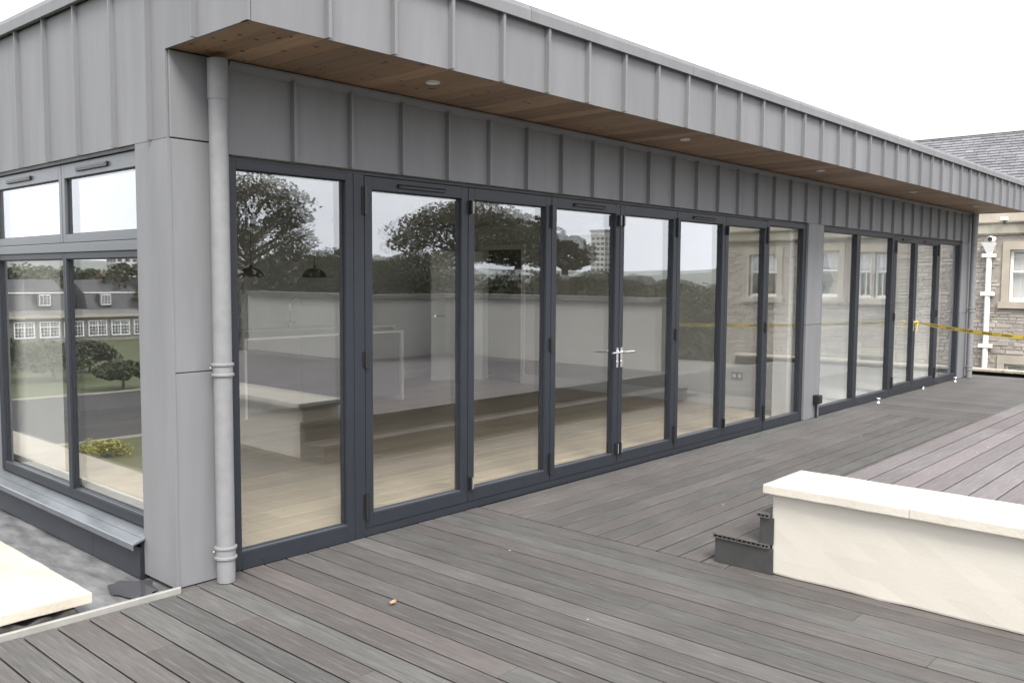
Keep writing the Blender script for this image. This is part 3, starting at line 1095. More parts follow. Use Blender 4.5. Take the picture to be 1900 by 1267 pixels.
sk = tag(m.build('skirting', 'white_gloss'), 'white skirting boards round the main room', kind='structure')
tag(box(0.11, 13.9, 0.115, 6.99, 2.40, 2.46).build('interior_ceiling', 'ceiling'), 'white ceiling of the glazed rooms', kind='structure')
m = MB()
m.box(7.88, 13.7, 1.6, 1.7, 0.0, 2.45)
m.box(13.5, 13.6, 0.31, 1.6, 0.0, 2.45)
tag(m.build('side_room_wall', 'side_white'), 'white walls of the far room', kind='structure')
tag(box(7.9, 13.5, 0.11, 1.6, IZ - 0.010, IZ).build('side_room_floor', 'side_white'), 'pale covered floor of the far room', kind='structure')
tag(box(7.35, 7.745, 0.13, 0.30, IZ, 2.399).build('wall_nib', 'white_wall'), 'white wall end beside the zinc pier inside', kind='structure')
tag(box(0.16, 0.40, 2.42, 2.95, IZ, 2.399).build('window_pier', 'white_wall'), 'white plastered pier inside the end window', kind='structure')
m = box(0.105, 0.20, 0.34, 2.40, 0.27, 0.292)
tag(m.build('window_board', 'white_gloss'), 'white window board inside the end window', kind='structure')
tag(box(0.105, 0.15, 0.34, 2.55, IZ, 0.268).build('window_apron', 'white_wall'), 'white apron wall under the end window', kind='structure')
tag(box(0.34, 0.42, 0.12, 0.32, IZ, 2.399).build('column_lining', 'white_wall'), 'white lining behind the corner column', kind='structure')

# doorway, architrave and open door
dr = thing('interior_door', (7.70, 5.28, IZ), 'open plain white interior door seen through the first folding door', 'door')
m = MB()
ang = math.radians(150)
dx, dy = math.cos(ang) * 0.80, math.sin(ang) * 0.80
nx_, ny_ = -dy / 0.8 * 0.02, dx / 0.8 * 0.02
a = (7.70, 5.28)
b = (7.70 + dx, 5.28 + dy)
q = [(a[0] - nx_, a[1] - ny_), (b[0] - nx_, b[1] - ny_), (b[0] + nx_, b[1] + ny_), (a[0] + nx_, a[1] + ny_)]
m.add([(*p, IZ + 0.005) for p in q] + [(*p, 2.0) for p in q], [(0, 3, 2, 1), (4, 5, 6, 7), (0, 1, 5, 4), (1, 2, 6, 5), (2, 3, 7, 6), (3, 0, 4, 7)])
m.build('door_panel', 'door_white', dr)
hx, hy = 7.70 + dx * 0.92, 5.28 + dy * 0.92
nn = Vector((ny_, -nx_, 0))
nrm = Vector((-dy, dx, 0)).normalized()
if nrm.y > 0:
    nrm = -nrm
hp = Vector((hx, hy, 1.02)) + nrm * 0.021
ml = MB().tube([hp, hp + nrm * 0.05], 0.012, 10)
ml.tube([hp + nrm * 0.05, hp + nrm * 0.05 + Vector((-dx, -dy, 0)) * 0.16], 0.009, 10)
ml.tube([hp, hp + nrm * 0.006], 0.027, 16)
ml.build('door_handle', 'chrome', dr)
m = MB()
m.box(7.730, 7.749, 4.43, 4.50, IZ, 2.10)
m.box(7.730, 7.749, 5.30, 5.37, IZ, 2.10)
m.box(7.730, 7.749, 4.50, 5.30, 2.03, 2.10)
tag(m.build('door_architrave', 'white_gloss'), 'white architrave round the dark interior doorway', 'door frame')
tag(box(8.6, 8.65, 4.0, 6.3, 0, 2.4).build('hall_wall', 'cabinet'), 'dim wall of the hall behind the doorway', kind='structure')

# kitchen
isl = thing('kitchen_island', (3.9, 4.8, IZ), 'white kitchen island with waterfall worktop under the dome lamps', 'island')
box(3.06, 5.35, 4.40, 5.30, 0.90, 0.925).build('worktop', 'white_gloss', isl)
box(3.06, 3.09, 4.40, 5.30, IZ, 0.899).build('end_panel', 'white_gloss', isl)
box(5.32, 5.35, 4.40, 5.30, IZ, 0.899).build('end_panel', 'white_gloss', isl)
for k in range(3):
    box(3.094 + 0.742 * k, 3.094 + 0.742 * (k + 1) - 0.004, 4.44, 5.26, IZ + 0.06, 0.896).build('cabinet_front', 'cabinet', isl)
kc = thing('kitchen_counter', (4.2, 6.0, IZ), 'long pale sink counter against the back wall of the kitchen', 'counter')
box(1.2, 6.3, 5.68, 6.28, 0.88, 0.91).build('worktop', 'white_gloss', kc)
for k in range(8):
    box(1.22 + 0.634 * k, 1.22 + 0.634 * (k + 1) - 0.004, 5.72, 6.28, IZ + 0.08, 0.876).build('cabinet_door', 'cabinet', kc)
wu = thing('wall_cupboards', (3.2, 6.1, 1.45), 'grey handleless wall cupboards above the sink counter', 'cupboard')
for k in range(6):
    box(1.22 + 0.634 * k, 1.22 + 0.634 * (k + 1) - 0.004, 5.95, 6.28, 1.50, 2.25).build('cabinet_door', 'cabinet_pale', wu)
tp = thing('kitchen_tap', (4.75, 6.05, 0.91), 'tall chrome swan neck kitchen tap on the sink counter', 'tap')
arc = [(4.75, 6.05, 0.91), (4.75, 6.05, 1.22)] + [(4.75 + 0.09 - 0.09 * math.cos(t), 6.05, 1.22 + 0.09 * math.sin(t)) for t in [math.pi * k / 8 for k in range(1, 9)]] + [(4.93, 6.05, 1.18)]
MB().tube(arc, 0.011, 10).build('spout', 'chrome', tp, smooth=True)
mt = MB().tube([(4.66, 6.05, 0.98), (4.84, 6.05, 0.98)], 0.009, 8)
mt.tube([(4.75, 6.05, 0.911), (4.75, 6.05, 0.99)], 0.022, 12)
mt.build('lever', 'chrome', tp)
MB().lathe((5.6, 5.95, 0.911), [(0.0, 0), (0.035, 0), (0.035, 0.13), (0.012, 0.15), (0.012, 0.19), (0.03, 0.195), (0.0, 0.2)], 14).build('soap_dispenser', 'soap')
tag(bpy.data.objects['soap_dispenser'], 'small brown soap dispenser right of the kitchen tap', 'dispenser')
for i, (x, y, lab) in enumerate([(3.40, 4.80, 'black dome pendant lamp nearest the corner column over the island'), (4.27, 4.80, 'black dome pendant lamp nearest the folding doors over the island')]):
    p = thing('pendant_lamp', (x, y, 1.59), lab, 'lamp', 'dome pendant lamps over the kitchen island')
    prof = [(0.148 * math.cos(t), 0.118 * math.sin(t)) for t in [math.pi / 2 * k / 9 for k in range(9)]] + [(0.02, 0.122), (0.016, 0.15), (0.001, 0.152)]
    sh = MB().lathe((x, y, 1.59), prof, 28).build('lamp_shade', 'black_metal', p, smooth=True)
    MB().tube([(x, y, 1.74), (x, y, 2.32)], 0.004, 6).build('cable', 'black_metal', p)
    MB().lathe((x, y, 2.30), [(0.001, 0), (0.012, 0.0), (0.055, 0.09), (0.055, 0.099)], 18).build('ceiling_rose', 'black_metal', p)
for i, (y, z, lab) in enumerate([(0.95, 0.42, 'grey double socket plate low on the white party wall'), (0.62, 0.42, 'grey blank plate beside the double socket on the party wall'), (3.90, 1.15, 'grey light switch plate beside the interior doorway')]):
    s = thing('wall_plate', (7.74, y, z), lab, 'socket', 'grey plates on the party wall')
    wd = 0.15 if i == 0 else 0.09
    box(7.738, 7.749, y - wd / 2, y + wd / 2, z - 0.045, z + 0.045).build('plate', 'cabinet', s)
    if i == 0:
        for dy_ in (-0.036, 0.036):
            box(7.7355, 7.7375, y + dy_ - 0.022, y + dy_ + 0.022, z - 0.022, z + 0.022).build('outlet', 'white_gloss', s)

# ================================================================= SMALL THINGS ON THE DECK
so = thing('outdoor_socket', (7.80, -0.02, 0), 'small black outdoor socket box with cable on the zinc pier', 'socket')
box(7.755, 7.865, -0.075, -0.010, 0.165, 0.27).build('box', 'black_metal', so, bevel=0.008)
box(7.765, 7.855, -0.085, -0.0755, 0.175, 0.262).build('cover', 'black_metal', so, bevel=0.004)
MB().tube([(7.80, -0.035, 0.166), (7.80, -0.035, 0.06), (7.803, -0.036, 0.003)], 0.013, 10).build('conduit', 'black_metal', so)
for i, (x, y, lab) in enumerate([(9.57, -0.115, 'chrome door stop on the deck before the second set of doors'),
                                 (12.97, -0.10, 'chrome door stop on the deck by the far end pier'),
                                 (11.62, -0.03, 'chrome floor bolt keep at the foot of the far doors')]):
    d = thing('door_stop', (x, y, 0), lab, 'door stop', 'chrome stops on the far deck')
    h = 0.075 if i < 2 else 0.03
    MB().lathe((x, y, 0.0), [(0.001, 0.001), (0.026, 0.001), (0.026, 0.006), (0.012, 0.012), (0.012, h * 0.55), (0.012, h * 0.6)], 16).build('stem', 'chrome', d, smooth=True)
    MB().lathe((x, y, 0.0), [(0.012, h * 0.6), (0.026, h * 0.66), (0.028, h * 0.9), (0.02, h), (0.001, h)], 16).build('cap', 'chrome', d, smooth=True)
# fallen leaf on the near boards
m = MB()
c = Vector((0.615, -0.979, 0.002))
vs = []
for k in range(9):
    u = -1 + 2 * k / 8
    wv = 0.014 * (1 - u * u) ** 0.7 * (1 + 0.3 * math.sin(k * 2.1))
    for s in (-1, 0, 1):
        vs.append(c + Vector((u * 0.024 + s * wv * 0.4, u * 0.010 - s * wv, 0.003 + 0.008 * abs(s) + 0.006 * u * u)))
fs = [(k * 3 + s, k * 3 + s + 1, (k + 1) * 3 + s + 1, (k + 1) * 3 + s) for k in range(8) for s in (0, 1)]
tag(m.add(vs, fs).build('fallen_leaf', 'leaf_fallen', loc=(0.615, -0.979, 0)), 'small curled tan leaf lying on the near deck boards', 'leaf')

# yellow tape from the far door handle to the parapet
tpz = thing('barrier_tape', (11.15, -0.06, 0.99), 'yellow and black barrier tape tied to the far door handle', 'tape')
m = MB()
ink = MB()
A, E_ = Vector((11.19, -0.045, 1.0)), Vector((8.188, -3.0, 1.0))
nseg = 60
prev = None
dirv = (E_ - A).normalized()
nrm = dirv.cross(Vector((0, 0, 1))).normalized()


def tp_at(u, h):
    p = A + (E_ - A) * u
    p.z -= 0.085 * 4 * u * (1 - u) * 0.6
    tw = 0.9 * math.exp(-u * 26) + 0.22 * math.sin(u * 9) + 0.12 * math.sin(u * 31)
    hw = 0.024 * (0.35 + 0.65 * min(1, u * 12))
    return p + (Vector((0, 0, 1)) * math.cos(tw) + nrm * math.sin(tw)) * hw * h


for k in range(nseg + 1):
    u = k / nseg
    cur = (tp_at(u, -1), tp_at(u, 1))
    if prev:
        m.add([prev[0], cur[0], cur[1], prev[1]], [(0, 1, 2, 3)])
    prev = cur
m.build('tape_strip', 'tape', tpz)
for side in (-1, 1):
    for grp in range(9):
        u0 = 0.09 + grp * 0.1
        for lt_ in range(7):
            ua = u0 + lt_ * 0.0075
            ub = ua + rnd(0.0035, 0.0052)
            off = nrm * 0.0012 * side
            ink.add([tp_at(ua, -0.45) + off, tp_at(ub, -0.45) + off, tp_at(ub + 0.001, 0.5) + off, tp_at(ua + 0.001, 0.5) + off], [(0, 1, 2, 3)])
ink.build('printed_mark', 'ink', tpz)['kind'] = 'stuff'
mk = MB().tube([(11.20, -0.045, 1.02), (11.17, -0.02, 0.995), (11.20, -0.005, 0.97), (11.23, -0.03, 0.99), (11.20, -0.05, 1.01), (11.17, -0.055, 0.93), (11.16, -0.05, 0.87)], [0.012, 0.014, 0.013, 0.014, 0.013, 0.009, 0.006], 7)
mk.build('tape_knot', 'tape', tpz)

# mossy ledge at the far end of the deck
lg = thing('end_ledge', (14.5, -1, 0), 'weathered pale ledge with moss at the far end of the deck', 'ledge')
for i in range(6):
    rough_slab('ledge_stone', 'ashlar', lg, (14.40, 14.66, -4.4 + i * 0.95 + 0.002, -4.4 + (i + 1) * 0.95 - 0.002, 0.055, 0.10), 0.012, (3, 6, 1), 0.008, 60 + i)
box(14.43, 14.64, -4.4, 1.3, -0.15, 0.0545).build('ledge_wall', 'void', lg)
m = MB()
for k in range(90):
    y = rnd(-2.5, 1.2)
    r = rnd(0.008, 0.03)
    m.lathe((14.40 + rnd(0, 0.05), y, 0.093), [(r, 0), (r * 0.8, r * 0.35), (0.001, r * 0.5)], 7)
m.build('moss', 'moss', lg)['kind'] = 'stuff'

# ================================================================= STONE HOUSE AT THE FAR END
XB = 22.0
SH = thing('stone_house', (XB, 0, GZ), 'old rubble stone building with slate roof beyond the far deck end', 'building')
Y0, Y1, ZC = -8.9, 9.0, 2.71
wins = [(0.42, 1.26, 1.10, 2.36, 'blind'), (-2.2, -1.35, 1.10, 2.36, 'blind'), (-4.82, -4.44, 1.12, 2.36, 'pair'), (-4.36, -3.98, 1.12, 2.36, 'pair'),
        (-6.3, -5.35, 1.12, 2.40, 'curtain'), (-8.0, -7.2, 1.12, 2.36, 'blind'), (3.0, 3.85, 1.10, 2.36, 'blind'),
        (0.2, 1.28, -1.5, -0.42, 'blind'), (-4.8, -3.9, -1.6, -0.42, 'blind')]
core = MB()
# wall core with openings: slice by y
edges = sorted({Y0, Y1, *[a for a, b, *_ in wins], *[b for a, b, *_ in wins]})
for a, b in zip(edges, edges[1:]):
    holes = sorted([(z0, z1) for (p, q, z0, z1, _) in wins if p <= a + 1e-6 and q >= b - 1e-6])
    z = GZ
    for z0, z1 in holes + [(3.02, None)]:
        core.box(XB, XB + 0.35, a, b, z, z0)
        z = z1
core.build('wall', 'mortar', SH)
m = MB()
z = -2.6
while z < ZC - 0.05:
    h = rnd(0.055, 0.115)
    if z + h > ZC - 0.01:
        h = ZC - 0.01 - z
    y = Y0 + rnd(0, 0.2)
    while y < 7.0:
        L = rnd(0.11, 0.42)
        y2 = min(y + L, 7.0)
        clear = True
        for (p, q, z0, z1, _) in wins:
            if y2 > p - 0.17 and y < q + 0.17 and z + h > z0 - 0.20 and z < z1 + 0.22:
                clear = False
        if clear and y2 - y > 0.08:
            d = rnd(0.004, 0.024)
            j = lambda: rnd(-0.012, 0.012)
            c8 = 0.012
            m.add([(XB + 0.01, y + 0.008, z + 0.006), (XB + 0.01, y2 - 0.008, z + 0.006), (XB + 0.01, y2 - 0.008, z + h - 0.006), (XB + 0.01, y + 0.008, z + h - 0.006),
                   (XB - d, y + c8 + abs(j()), z + c8 + j() * 0.5), (XB - d + j() * 0.5, y2 - c8 - abs(j()), z + c8 + j() * 0.5), (XB - d, y2 - c8 - abs(j()), z + h - c8 + j() * 0.5), (XB - d + j() * 0.5, y + c8 + abs(j()), z + h - c8 + j() * 0.5)],
                  [(4, 7, 6, 5), (0, 4, 5, 1), (1, 5, 6, 2), (2, 6, 7, 3), (3, 7, 4, 0)])
        y = y2
    z += h
m.build('rubble_stone', 'stone', SH, fixn=False)['kind'] = 'stuff'
for i, (p, q, z0, z1, kind) in enumerate(wins):
    s = MB()
    e = 0.16
    if kind == 'pair':
        s.box(XB - 0.03, XB + 0.02, p - (e if i == 2 else 0.038), p, z0, z1)
        s.box(XB - 0.03, XB + 0.02, q, q + (e if i == 3 else 0.038), z0, z1)
        s.box(XB - 0.032, XB + 0.02, p - (e if i == 2 else 0.038), q + (e if i == 3 else 0.038), z1, z1 + 0.2)
        s.box(XB - 0.09, XB + 0.02, p - (e + .03 if i == 2 else 0.038), q + (e + .03 if i == 3 else 0.038), z0 - 0.16, z0 - 0.002)
    else:
        s.box(XB - 0.03, XB + 0.02, p - e, p, z0, z1)
        s.box(XB - 0.03, XB + 0.02, q, q + e, z0, z1)
        s.box(XB - 0.032, XB + 0.02, p - e, q + e, z1, z1 + 0.2)
        s.box(XB - 0.09, XB + 0.02, p - e - 0.05, q + e + 0.05, z0 - 0.16, z0 - 0.002)
    wo = s.build('window', 'ashlar', SH)
    f = MB()
    t = 0.055
    xf0, xf1 = XB + 0.09, XB + 0.14
    f.box(xf0, xf1, p, p + t, z0, z1)
    f.box(xf0, xf1, q - t, q, z0, z1)
    f.box(xf0, xf1, p + t, q - t, z0, z0 + 0.085)
    f.box(xf0, xf1, p + t, q - t, z1 - t, z1)
    zm = (z0 + z1) / 2 + 0.1
    f.box(xf0 - 0.01, xf1, p + t, q - t, zm - 0.022, zm + 0.022)
    if kind == 'pair':
        yc = (p + q) / 2
        f.box(xf0 + 0.012, xf1, yc - 0.013, yc + 0.013, z0 + 0.085, zm - 0.023)
    f.build('sash_frame', 'white_paint', wo)
    m = MB().add([(xf1 - 0.012, p + t, z0 + 0.08), (xf1 - 0.012, q - t, z0 + 0.08), (xf1 - 0.012, q - t, z1 - t), (xf1 - 0.012, p + t, z1 - t)], [(0, 3, 2, 1)])
    m.build('glass_pane', 'glass_outer', wo, fixn=False)
    b = MB()
    if kind == 'curtain':
        n = 24
        for side in (0, 1):
            vs = []
            for k in range(n + 1):
                for j in range(7):
                    zz = z0 + 0.05 + (z1 - z0 - 0.1) * j / 6
                    wdt = (q - p) * (0.46 - 0.30 * (1 - abs(j / 6 - 0.35)) ** 3 * 0.8)
                    yy = (p + wdt * k / n) if side == 0 else (q - wdt * k / n)
                    vs.append((XB + 0.24 + 0.02 * math.sin(k * 1.9), yy, zz))
            b.add(vs, [(k * 7 + j, k * 7 + j + 1, (k + 1) * 7 + j + 1, (k + 1) * 7 + j) for k in range(n) for j in range(6)])
        b.build('curtain', 'curtain', wo)
    else:
        zb = z0 + 0.02 if i in (0, 6) else (z0 + (z1 - z0) * 0.55)
        b.box(XB + 0.19, XB + 0.20, p, q, zb, z1)
        b.build('blind', 'curtain', wo)
    box(XB + 0.45, XB + 0.46, p - 0.3, q + 0.3, z0 - 0.3, z1 + 0.3).build('room_dark', 'dark_interior', wo)
m = MB()
m.prism([(XB - 0.05, ZC), (XB - 0.10, ZC + 0.05), (XB - 0.10, ZC + 0.26), (XB - 0.16, ZC + 0.31), (XB - 0.16, ZC + 0.345), (XB + 0.3, ZC + 0.345), (XB + 0.3, ZC)], 1, Y0 - 0.1, Y1)
m.build('cornice', 'ashlar_dirty', SH)
box(XB - 0.05, XB + 0.3, Y0, Y1, ZC + 0.347, ZC + 0.58).build('blocking_course', 'ashlar', SH)
# roof
EX, EZ, RX, RZ = XB + 0.02, ZC + 0.56, XB + 4.0, 5.86
m = MB()
m.prism([(EX + 0.1, EZ - 0.03), (RX, RZ - 0.06), (2 * RX - EX, EZ - 0.05), (RX, EZ - 0.3)], 1, Y0 - 0.05, Y1)
roof = m.build('roof', 'slate', SH)
m = MB()
L = math.hypot(RX - EX, RZ - EZ)
n = int(L / 0.16)
ux, uz = (RX - EX) / L, (RZ - EZ) / L
nxr, nzr = -uz, ux
for i in range(n):
    s0 = i * L / n
    y = Y0 - 0.1 + (0.14 if i % 2 else 0)
    while y < Y1:
        wd = rnd(0.24, 0.32)
        l1 = 0.020 + rnd(0, 0.006)
        s1 = s0 + L / n * 1.1
        e = rnd(-0.008, 0.008)
        P = lambda s, hgt, yy: (EX + ux * s + nxr * hgt, yy, EZ + uz * s + nzr * hgt)
        m.add([P(s0 + e, l1, y + 0.004), P(s0 + e, l1, y + wd - 0.004), P(s1, 0.004, y + wd - 0.004), P(s1, 0.004, y + 0.004), P(s0 + e, l1 - 0.012, y + 0.004), P(s0 + e, l1 - 0.012, y + wd - 0.004)],
              [(0, 3, 2, 1), (0, 1, 5, 4)])
        y += wd
m.build('slate', 'slate', roof, fixn=False)['kind'] = 'stuff'
m = MB().prism([(RX - 0.22, RZ - 0.10), (RX - 0.20, RZ - 0.03), (RX, RZ + 0.07), (RX + 0.20, RZ - 0.04), (RX + 0.2, RZ - 0.12)], 1, Y0 - 0.1, Y1)
m.build('ridge', 'ridge_lead', roof)
# white cast pipe with hopper head
pv = thing('white_downpipe', (XB - 0.1, 1.70, -3), 'white painted cast iron downpipe with hopper on the stone building', 'downpipe')
MB().tube([(XB - 0.09, 1.70, -3), (XB - 0.09, 1.70, 2.30)], 0.062, 14, cap=False).build('pipe', 'white_paint', pv, smooth=True)
m = MB()
vs = [(XB - 0.16, 1.64, 2.30), (XB - 0.16, 1.76, 2.30), (XB - 0.035, 1.76, 2.30), (XB - 0.035, 1.64, 2.30), (XB - 0.24, 1.55, 2.54), (XB - 0.24, 1.85, 2.54), (XB - 0.035, 1.85, 2.54), (XB - 0.035, 1.55, 2.54)]
m.add(vs, [(0, 1, 2, 3), (0, 4, 5, 1), (1, 5, 6, 2), (2, 6, 7, 3), (3, 7, 4, 0), (4, 7, 6, 5)])
m.build('hopper', 'white_paint', pv)
for z in (2.22, 1.28, 0.0):
    box(XB - 0.165, XB - 0.031, 1.55, 1.85, z - 0.045, z + 0.045).build('bracket', 'white_paint', pv, bevel=0.01)
ca = thing('security_camera', (XB - 0.1, 1.66, 2.60), 'small white security camera with dark eye above the hopper head', 'camera')
MB().tube([(XB - 0.24, 1.66, 2.62), (XB - 0.05, 1.62, 2.62)], 0.07, 14).build('body', 'white_paint', ca, smooth=True)
MB().tube([(XB - 0.262, 1.665, 2.62), (XB - 0.2405, 1.66, 2.62)], 0.055, 14).build('lens', 'black_metal', ca)
sl2 = thing('security_light', (XB - 0.14, 1.45, 3.08), 'small bracket light on top of the stained stone cornice', 'light')
box(XB - 0.24, XB - 0.12, 1.30, 1.46, ZC + 0.35, ZC + 0.43).build('lamp_head', 'white_paint', sl2, bevel=0.01)
MB().tube([(XB - 0.17, 1.38, ZC + 0.26), (XB - 0.17, 1.38, ZC + 0.36)], 0.02, 8).build('stem', 'black_metal', sl2)


# ================================================================= WHAT THE GLASS MIRRORS
CAMP = Vector((-2.1454, -4.2505, 1.6))
RM = Matrix(((0.67063028, 0.04890012, -0.74017822), (-0.74176728, 0.05231454, -0.66861386), (0.00602678, 0.99743269, 0.07135623)))


def leaf_cloud(m, c, r, n, size, squash=0.7):
    for _ in range(n):
        while True:
            d = Vector((rnd(-1, 1), rnd(-1, 1), rnd(-1, 1)))
            if d.length < 1:
                break
        d = d.normalized() * (d.length ** 0.5)
        p = Vector((c[0] + d.x * r, c[1] + d.y * r, c[2] + d.z * r * squash))
        a = Vector((rnd(-1, 1), rnd(-1, 1), rnd(-0.6, 0.6))).normalized()
        b = a.cross(Vector((rnd(-1, 1), rnd(-1, 1), rnd(-1, 1)))).normalized()
        s = size * rnd(0.6, 1.4)
        m.add([p - a * s, p + b * s * 0.6, p + a * s, p - b * s * 0.6], [(0, 1, 2, 3)])


def tree(x, y, top, rad, low, label, lm='leaf_dark', clumps=26, per=110, size=0.2, name='tree', flat=0.45, group=None):
    """Spreading tree: trunk and limbs that carry separate leaf clumps."""
    t = thing(name, (x, y, GZ), label, 'tree', group)
    tk = MB()
    H = top - GZ
    fork = low - 0.15 * (top - low)
    tr_ = 0.02 * H + 0.08
    tk.tube([(x, y, GZ - 0.1), (x + rnd(-.1, .1), y + rnd(-.1, .1), GZ + (fork - GZ) * 0.5), (x, y, fork), (x + rnd(-.3, .3), y + rnd(-.3, .3), low + (top - low) * 0.6)],
            [tr_ * 1.25, tr_, tr_ * 0.8, tr_ * 0.25], 8)
    cr = MB()
    for k in range(clumps):
        a = 2.4 * k + rnd(-0.4, 0.4)
        u = (k + 0.5) / clumps
        zz = low + (top - low) * (0.08 + 0.86 * u)
        prof = math.sin(math.pi * (0.22 + 0.72 * u)) ** 0.8
        rr = rad * prof * math.sqrt(rnd(0.25, 1.0))
        c = Vector((x + rr * math.cos(a), y + rr * math.sin(a), zz))
        cs = rad * rnd(0.24, 0.40)
        leaf_cloud(cr, c, cs, int(per * rnd(0.7, 1.2)), size, flat)
        if k % 2 == 0:
            st_ = Vector((x, y, fork + (zz - fork) * 0.45))
            md = (st_ + c) / 2 + Vector((rnd(-.3, .3), rnd(-.3, .3), rnd(-.1, .4)))
            tk.tube([st_, md, c], [tr_ * 0.38, tr_ * 0.22, 0.02], 5, cap=False)
    tk.build('trunk', 'bark', t)
    cr.build('crown', lm, t, fixn=False)
    return t


def mirror_y(px, py, D):
    d = RM @ Vector((px - 950, -(py - 633.5), -1642.3))
    d /= math.hypot(d.x, d.y)
    p = CAMP + d * D
    return p.x, 0.10 - p.y, p.z


# trees across the road, mirrored in the long front: centre pixel, top pixel, distance, crown radius
TL = [(455, 328, 62, 4.6, 505, 'tall broad dark tree mirrored in the fixed pane beside the corner column', 'leaf_dark', 46),
      (875, 378, 60, 4.6, 485, 'wide spreading dark tree mirrored across the first two folding doors', 'leaf_dark', 46),
      (965, 402, 66, 4.0, 495, 'dark rounded tree mirrored in the second folding door', 'leaf_dark', 36),
      (1052, 438, 64, 2.0, 500, 'smaller dark tree mirrored at the left of the third folding door', 'leaf_dark', 26),
      (640, 470, 70, 4.0, 530, 'low dark tree mirrored at the right edge of the fixed pane', 'leaf_mid', 26),
      (715, 478, 74, 4.4, 530, 'low dark tree mirrored at the left of the first folding door', 'leaf_dark', 26),
      (560, 475, 80, 4.6, 535, 'bushy dark tree mirrored low in the middle of the fixed pane', 'leaf_dark', 26),
      (790, 470, 85, 4.6, 530, 'bushy green tree mirrored low in the first folding door', 'leaf_mid', 26),
      (1110, 508, 80, 2.6, 540, 'low dark tree mirrored at the right of the third folding door', 'leaf_mid', 24),
      (1180, 516, 90, 2.8, 544, 'low spreading tree mirrored in the fourth folding door', 'leaf_dark', 24),
      (1255, 520, 95, 2.6, 546, 'lowest dark tree mirrored in the fourth and fifth folding doors', 'leaf_dark', 24)]
for px, tp_, D, rad, lowp, lab, lm, cl_ in TL:
    x, y, zt = mirror_y(px, tp_, D)
    _, _, zl = mirror_y(px, lowp, D)
    tree(x, y, zt, rad, zl, lab, lm, cl_, 230, 0.10 + D * 0.0005, group='trees mirrored in the long glazed front')
# woodland mass below them
m = MB()
for k in range(235):
    px = rnd(330, 1420) if k < 170 else rnd(-500, 330)
    D = rnd(70, 130)
    x, y, z = mirror_y(px, (rnd(528, 548) if px < 1040 else rnd(546, 562)), D)
    leaf_cloud(m, (x, y, z), rnd(1.3, 2.4), 110, 0.24, 0.7)
    leaf_cloud(m, (x, y, z - 3.5), rnd(2.4, 3.6), 55, 0.5, 0.9)
    leaf_cloud(m, (x, y, z - 7.0), rnd(2.4, 3.6), 40, 0.55, 0.9)
tag(m.build('woodland', 'leaf_dark', fixn=False), 'dark woodland mass beyond the terrace parapet', kind='stuff')


def tower(px, py, D, wd, mirror, label):
    if mirror == 'y':
        x, y, z = mirror_y(px, py, D)
    else:
        d = RM @ Vector((px - 950, -(py - 633.5), -1642.3))
        d /= math.hypot(d.x, d.y)
        p = CAMP + d * D
        x, y, z = 0.1 - p.x, p.y, p.z
    t = thing('tower_block', (x, y, GZ), label, 'tower')
    ang_ = math.atan2(y, x)
    body = box(x - wd / 2, x + wd / 2, y - wd / 2, y + wd / 2, GZ, z).build('wall', 'pale_block', t)
    box(x - wd / 2 - 0.5, x + wd / 2 + 0.5, y - wd / 2 - 0.5, y + wd / 2 + 0.5, z + 0.01, z + 1.2).build('roof_slab', 'cabinet', t)
    nf = int((z - GZ) / 3)
    for f_ in range(nf - 8, nf):
        for k in range(3):
            yy = y - wd / 2 + wd * (k + 0.2) / 3
            box(x - wd / 2 - 0.06, x + wd / 2 + 0.06, yy, yy + wd * 0.2, GZ + f_ * 3 + 1, GZ + f_ * 3 + 2.5).build('window', 'window_dark', t)
            xx = x - wd / 2 + wd * (k + 0.2) / 3
            box(xx, xx + wd * 0.2, y - wd / 2 - 0.06, y + wd / 2 + 0.06, GZ + f_ * 3 + 1, GZ + f_ * 3 + 2.5).build('window', 'window_dark', t)


tower(1122, 432, 520, 10, 'y', 'pale concrete tower block mirrored in the third folding door')
tower(226, 470, 480, 11, 'x', 'pale concrete tower block mirrored in the right end window light')


def mirror_x(px, py, z):
    d = RM @ Vector((px - 950, -(py - 633.5), -1642.3))
    p = CAMP + d * ((z - CAMP.z) / d.z)
    return 0.12 - p.x, p.y


# garden trees, bush and long mansard house mirrored in the end window
for px, py, tpz_, rad, lab, lm in [(100, 705, -4.4, 3.0, 'round garden tree on the lawn mirrored in the left end window light', 'leaf_mid'),
                                   (228, 722, -5.4, 1.8, 'small garden tree by the drive mirrored in the right end window light', 'leaf_mid'),
                                   (165, 690, -4.8, 2.4, 'spreading garden tree before the long house, mirrored behind the mullion', 'leaf_dark'),
                                   (10, 690, -4.6, 2.4, 'garden tree at the left edge of the end window', 'leaf_mid')]:
    x, y = mirror_x(px, py, GZ)
    tree(x, y, tpz_, rad, GZ + 1.0, lab, lm, 30, 170, 0.13, name='garden_tree', flat=0.6, group='garden trees mirrored in the end window')
bx, by = mirror_x(180, 848, GZ)
bu = thing('golden_bush', (bx, by, GZ), 'low golden yellow bush on the grass behind the sandstone slabs', 'bush')
m = MB()
for k in range(26):
    leaf_cloud(m, (bx + rnd(-1.25, 1.25), by + rnd(-0.8, 0.8), GZ + rnd(0.2, 0.62)), rnd(0.25, 0.42), 90, 0.07, 0.9)
m.build('foliage', 'leaf_gold', bu, fixn=False)
sm = MB()
for k in range(9):
    sm.tube([(bx + rnd(-.8, .8), by + rnd(-.4, .4), GZ), (bx + rnd(-1, 1), by + rnd(-.6, .6), GZ + 0.6)], [0.03, 0.01], 5)
sm.build('stem', 'bark', bu)

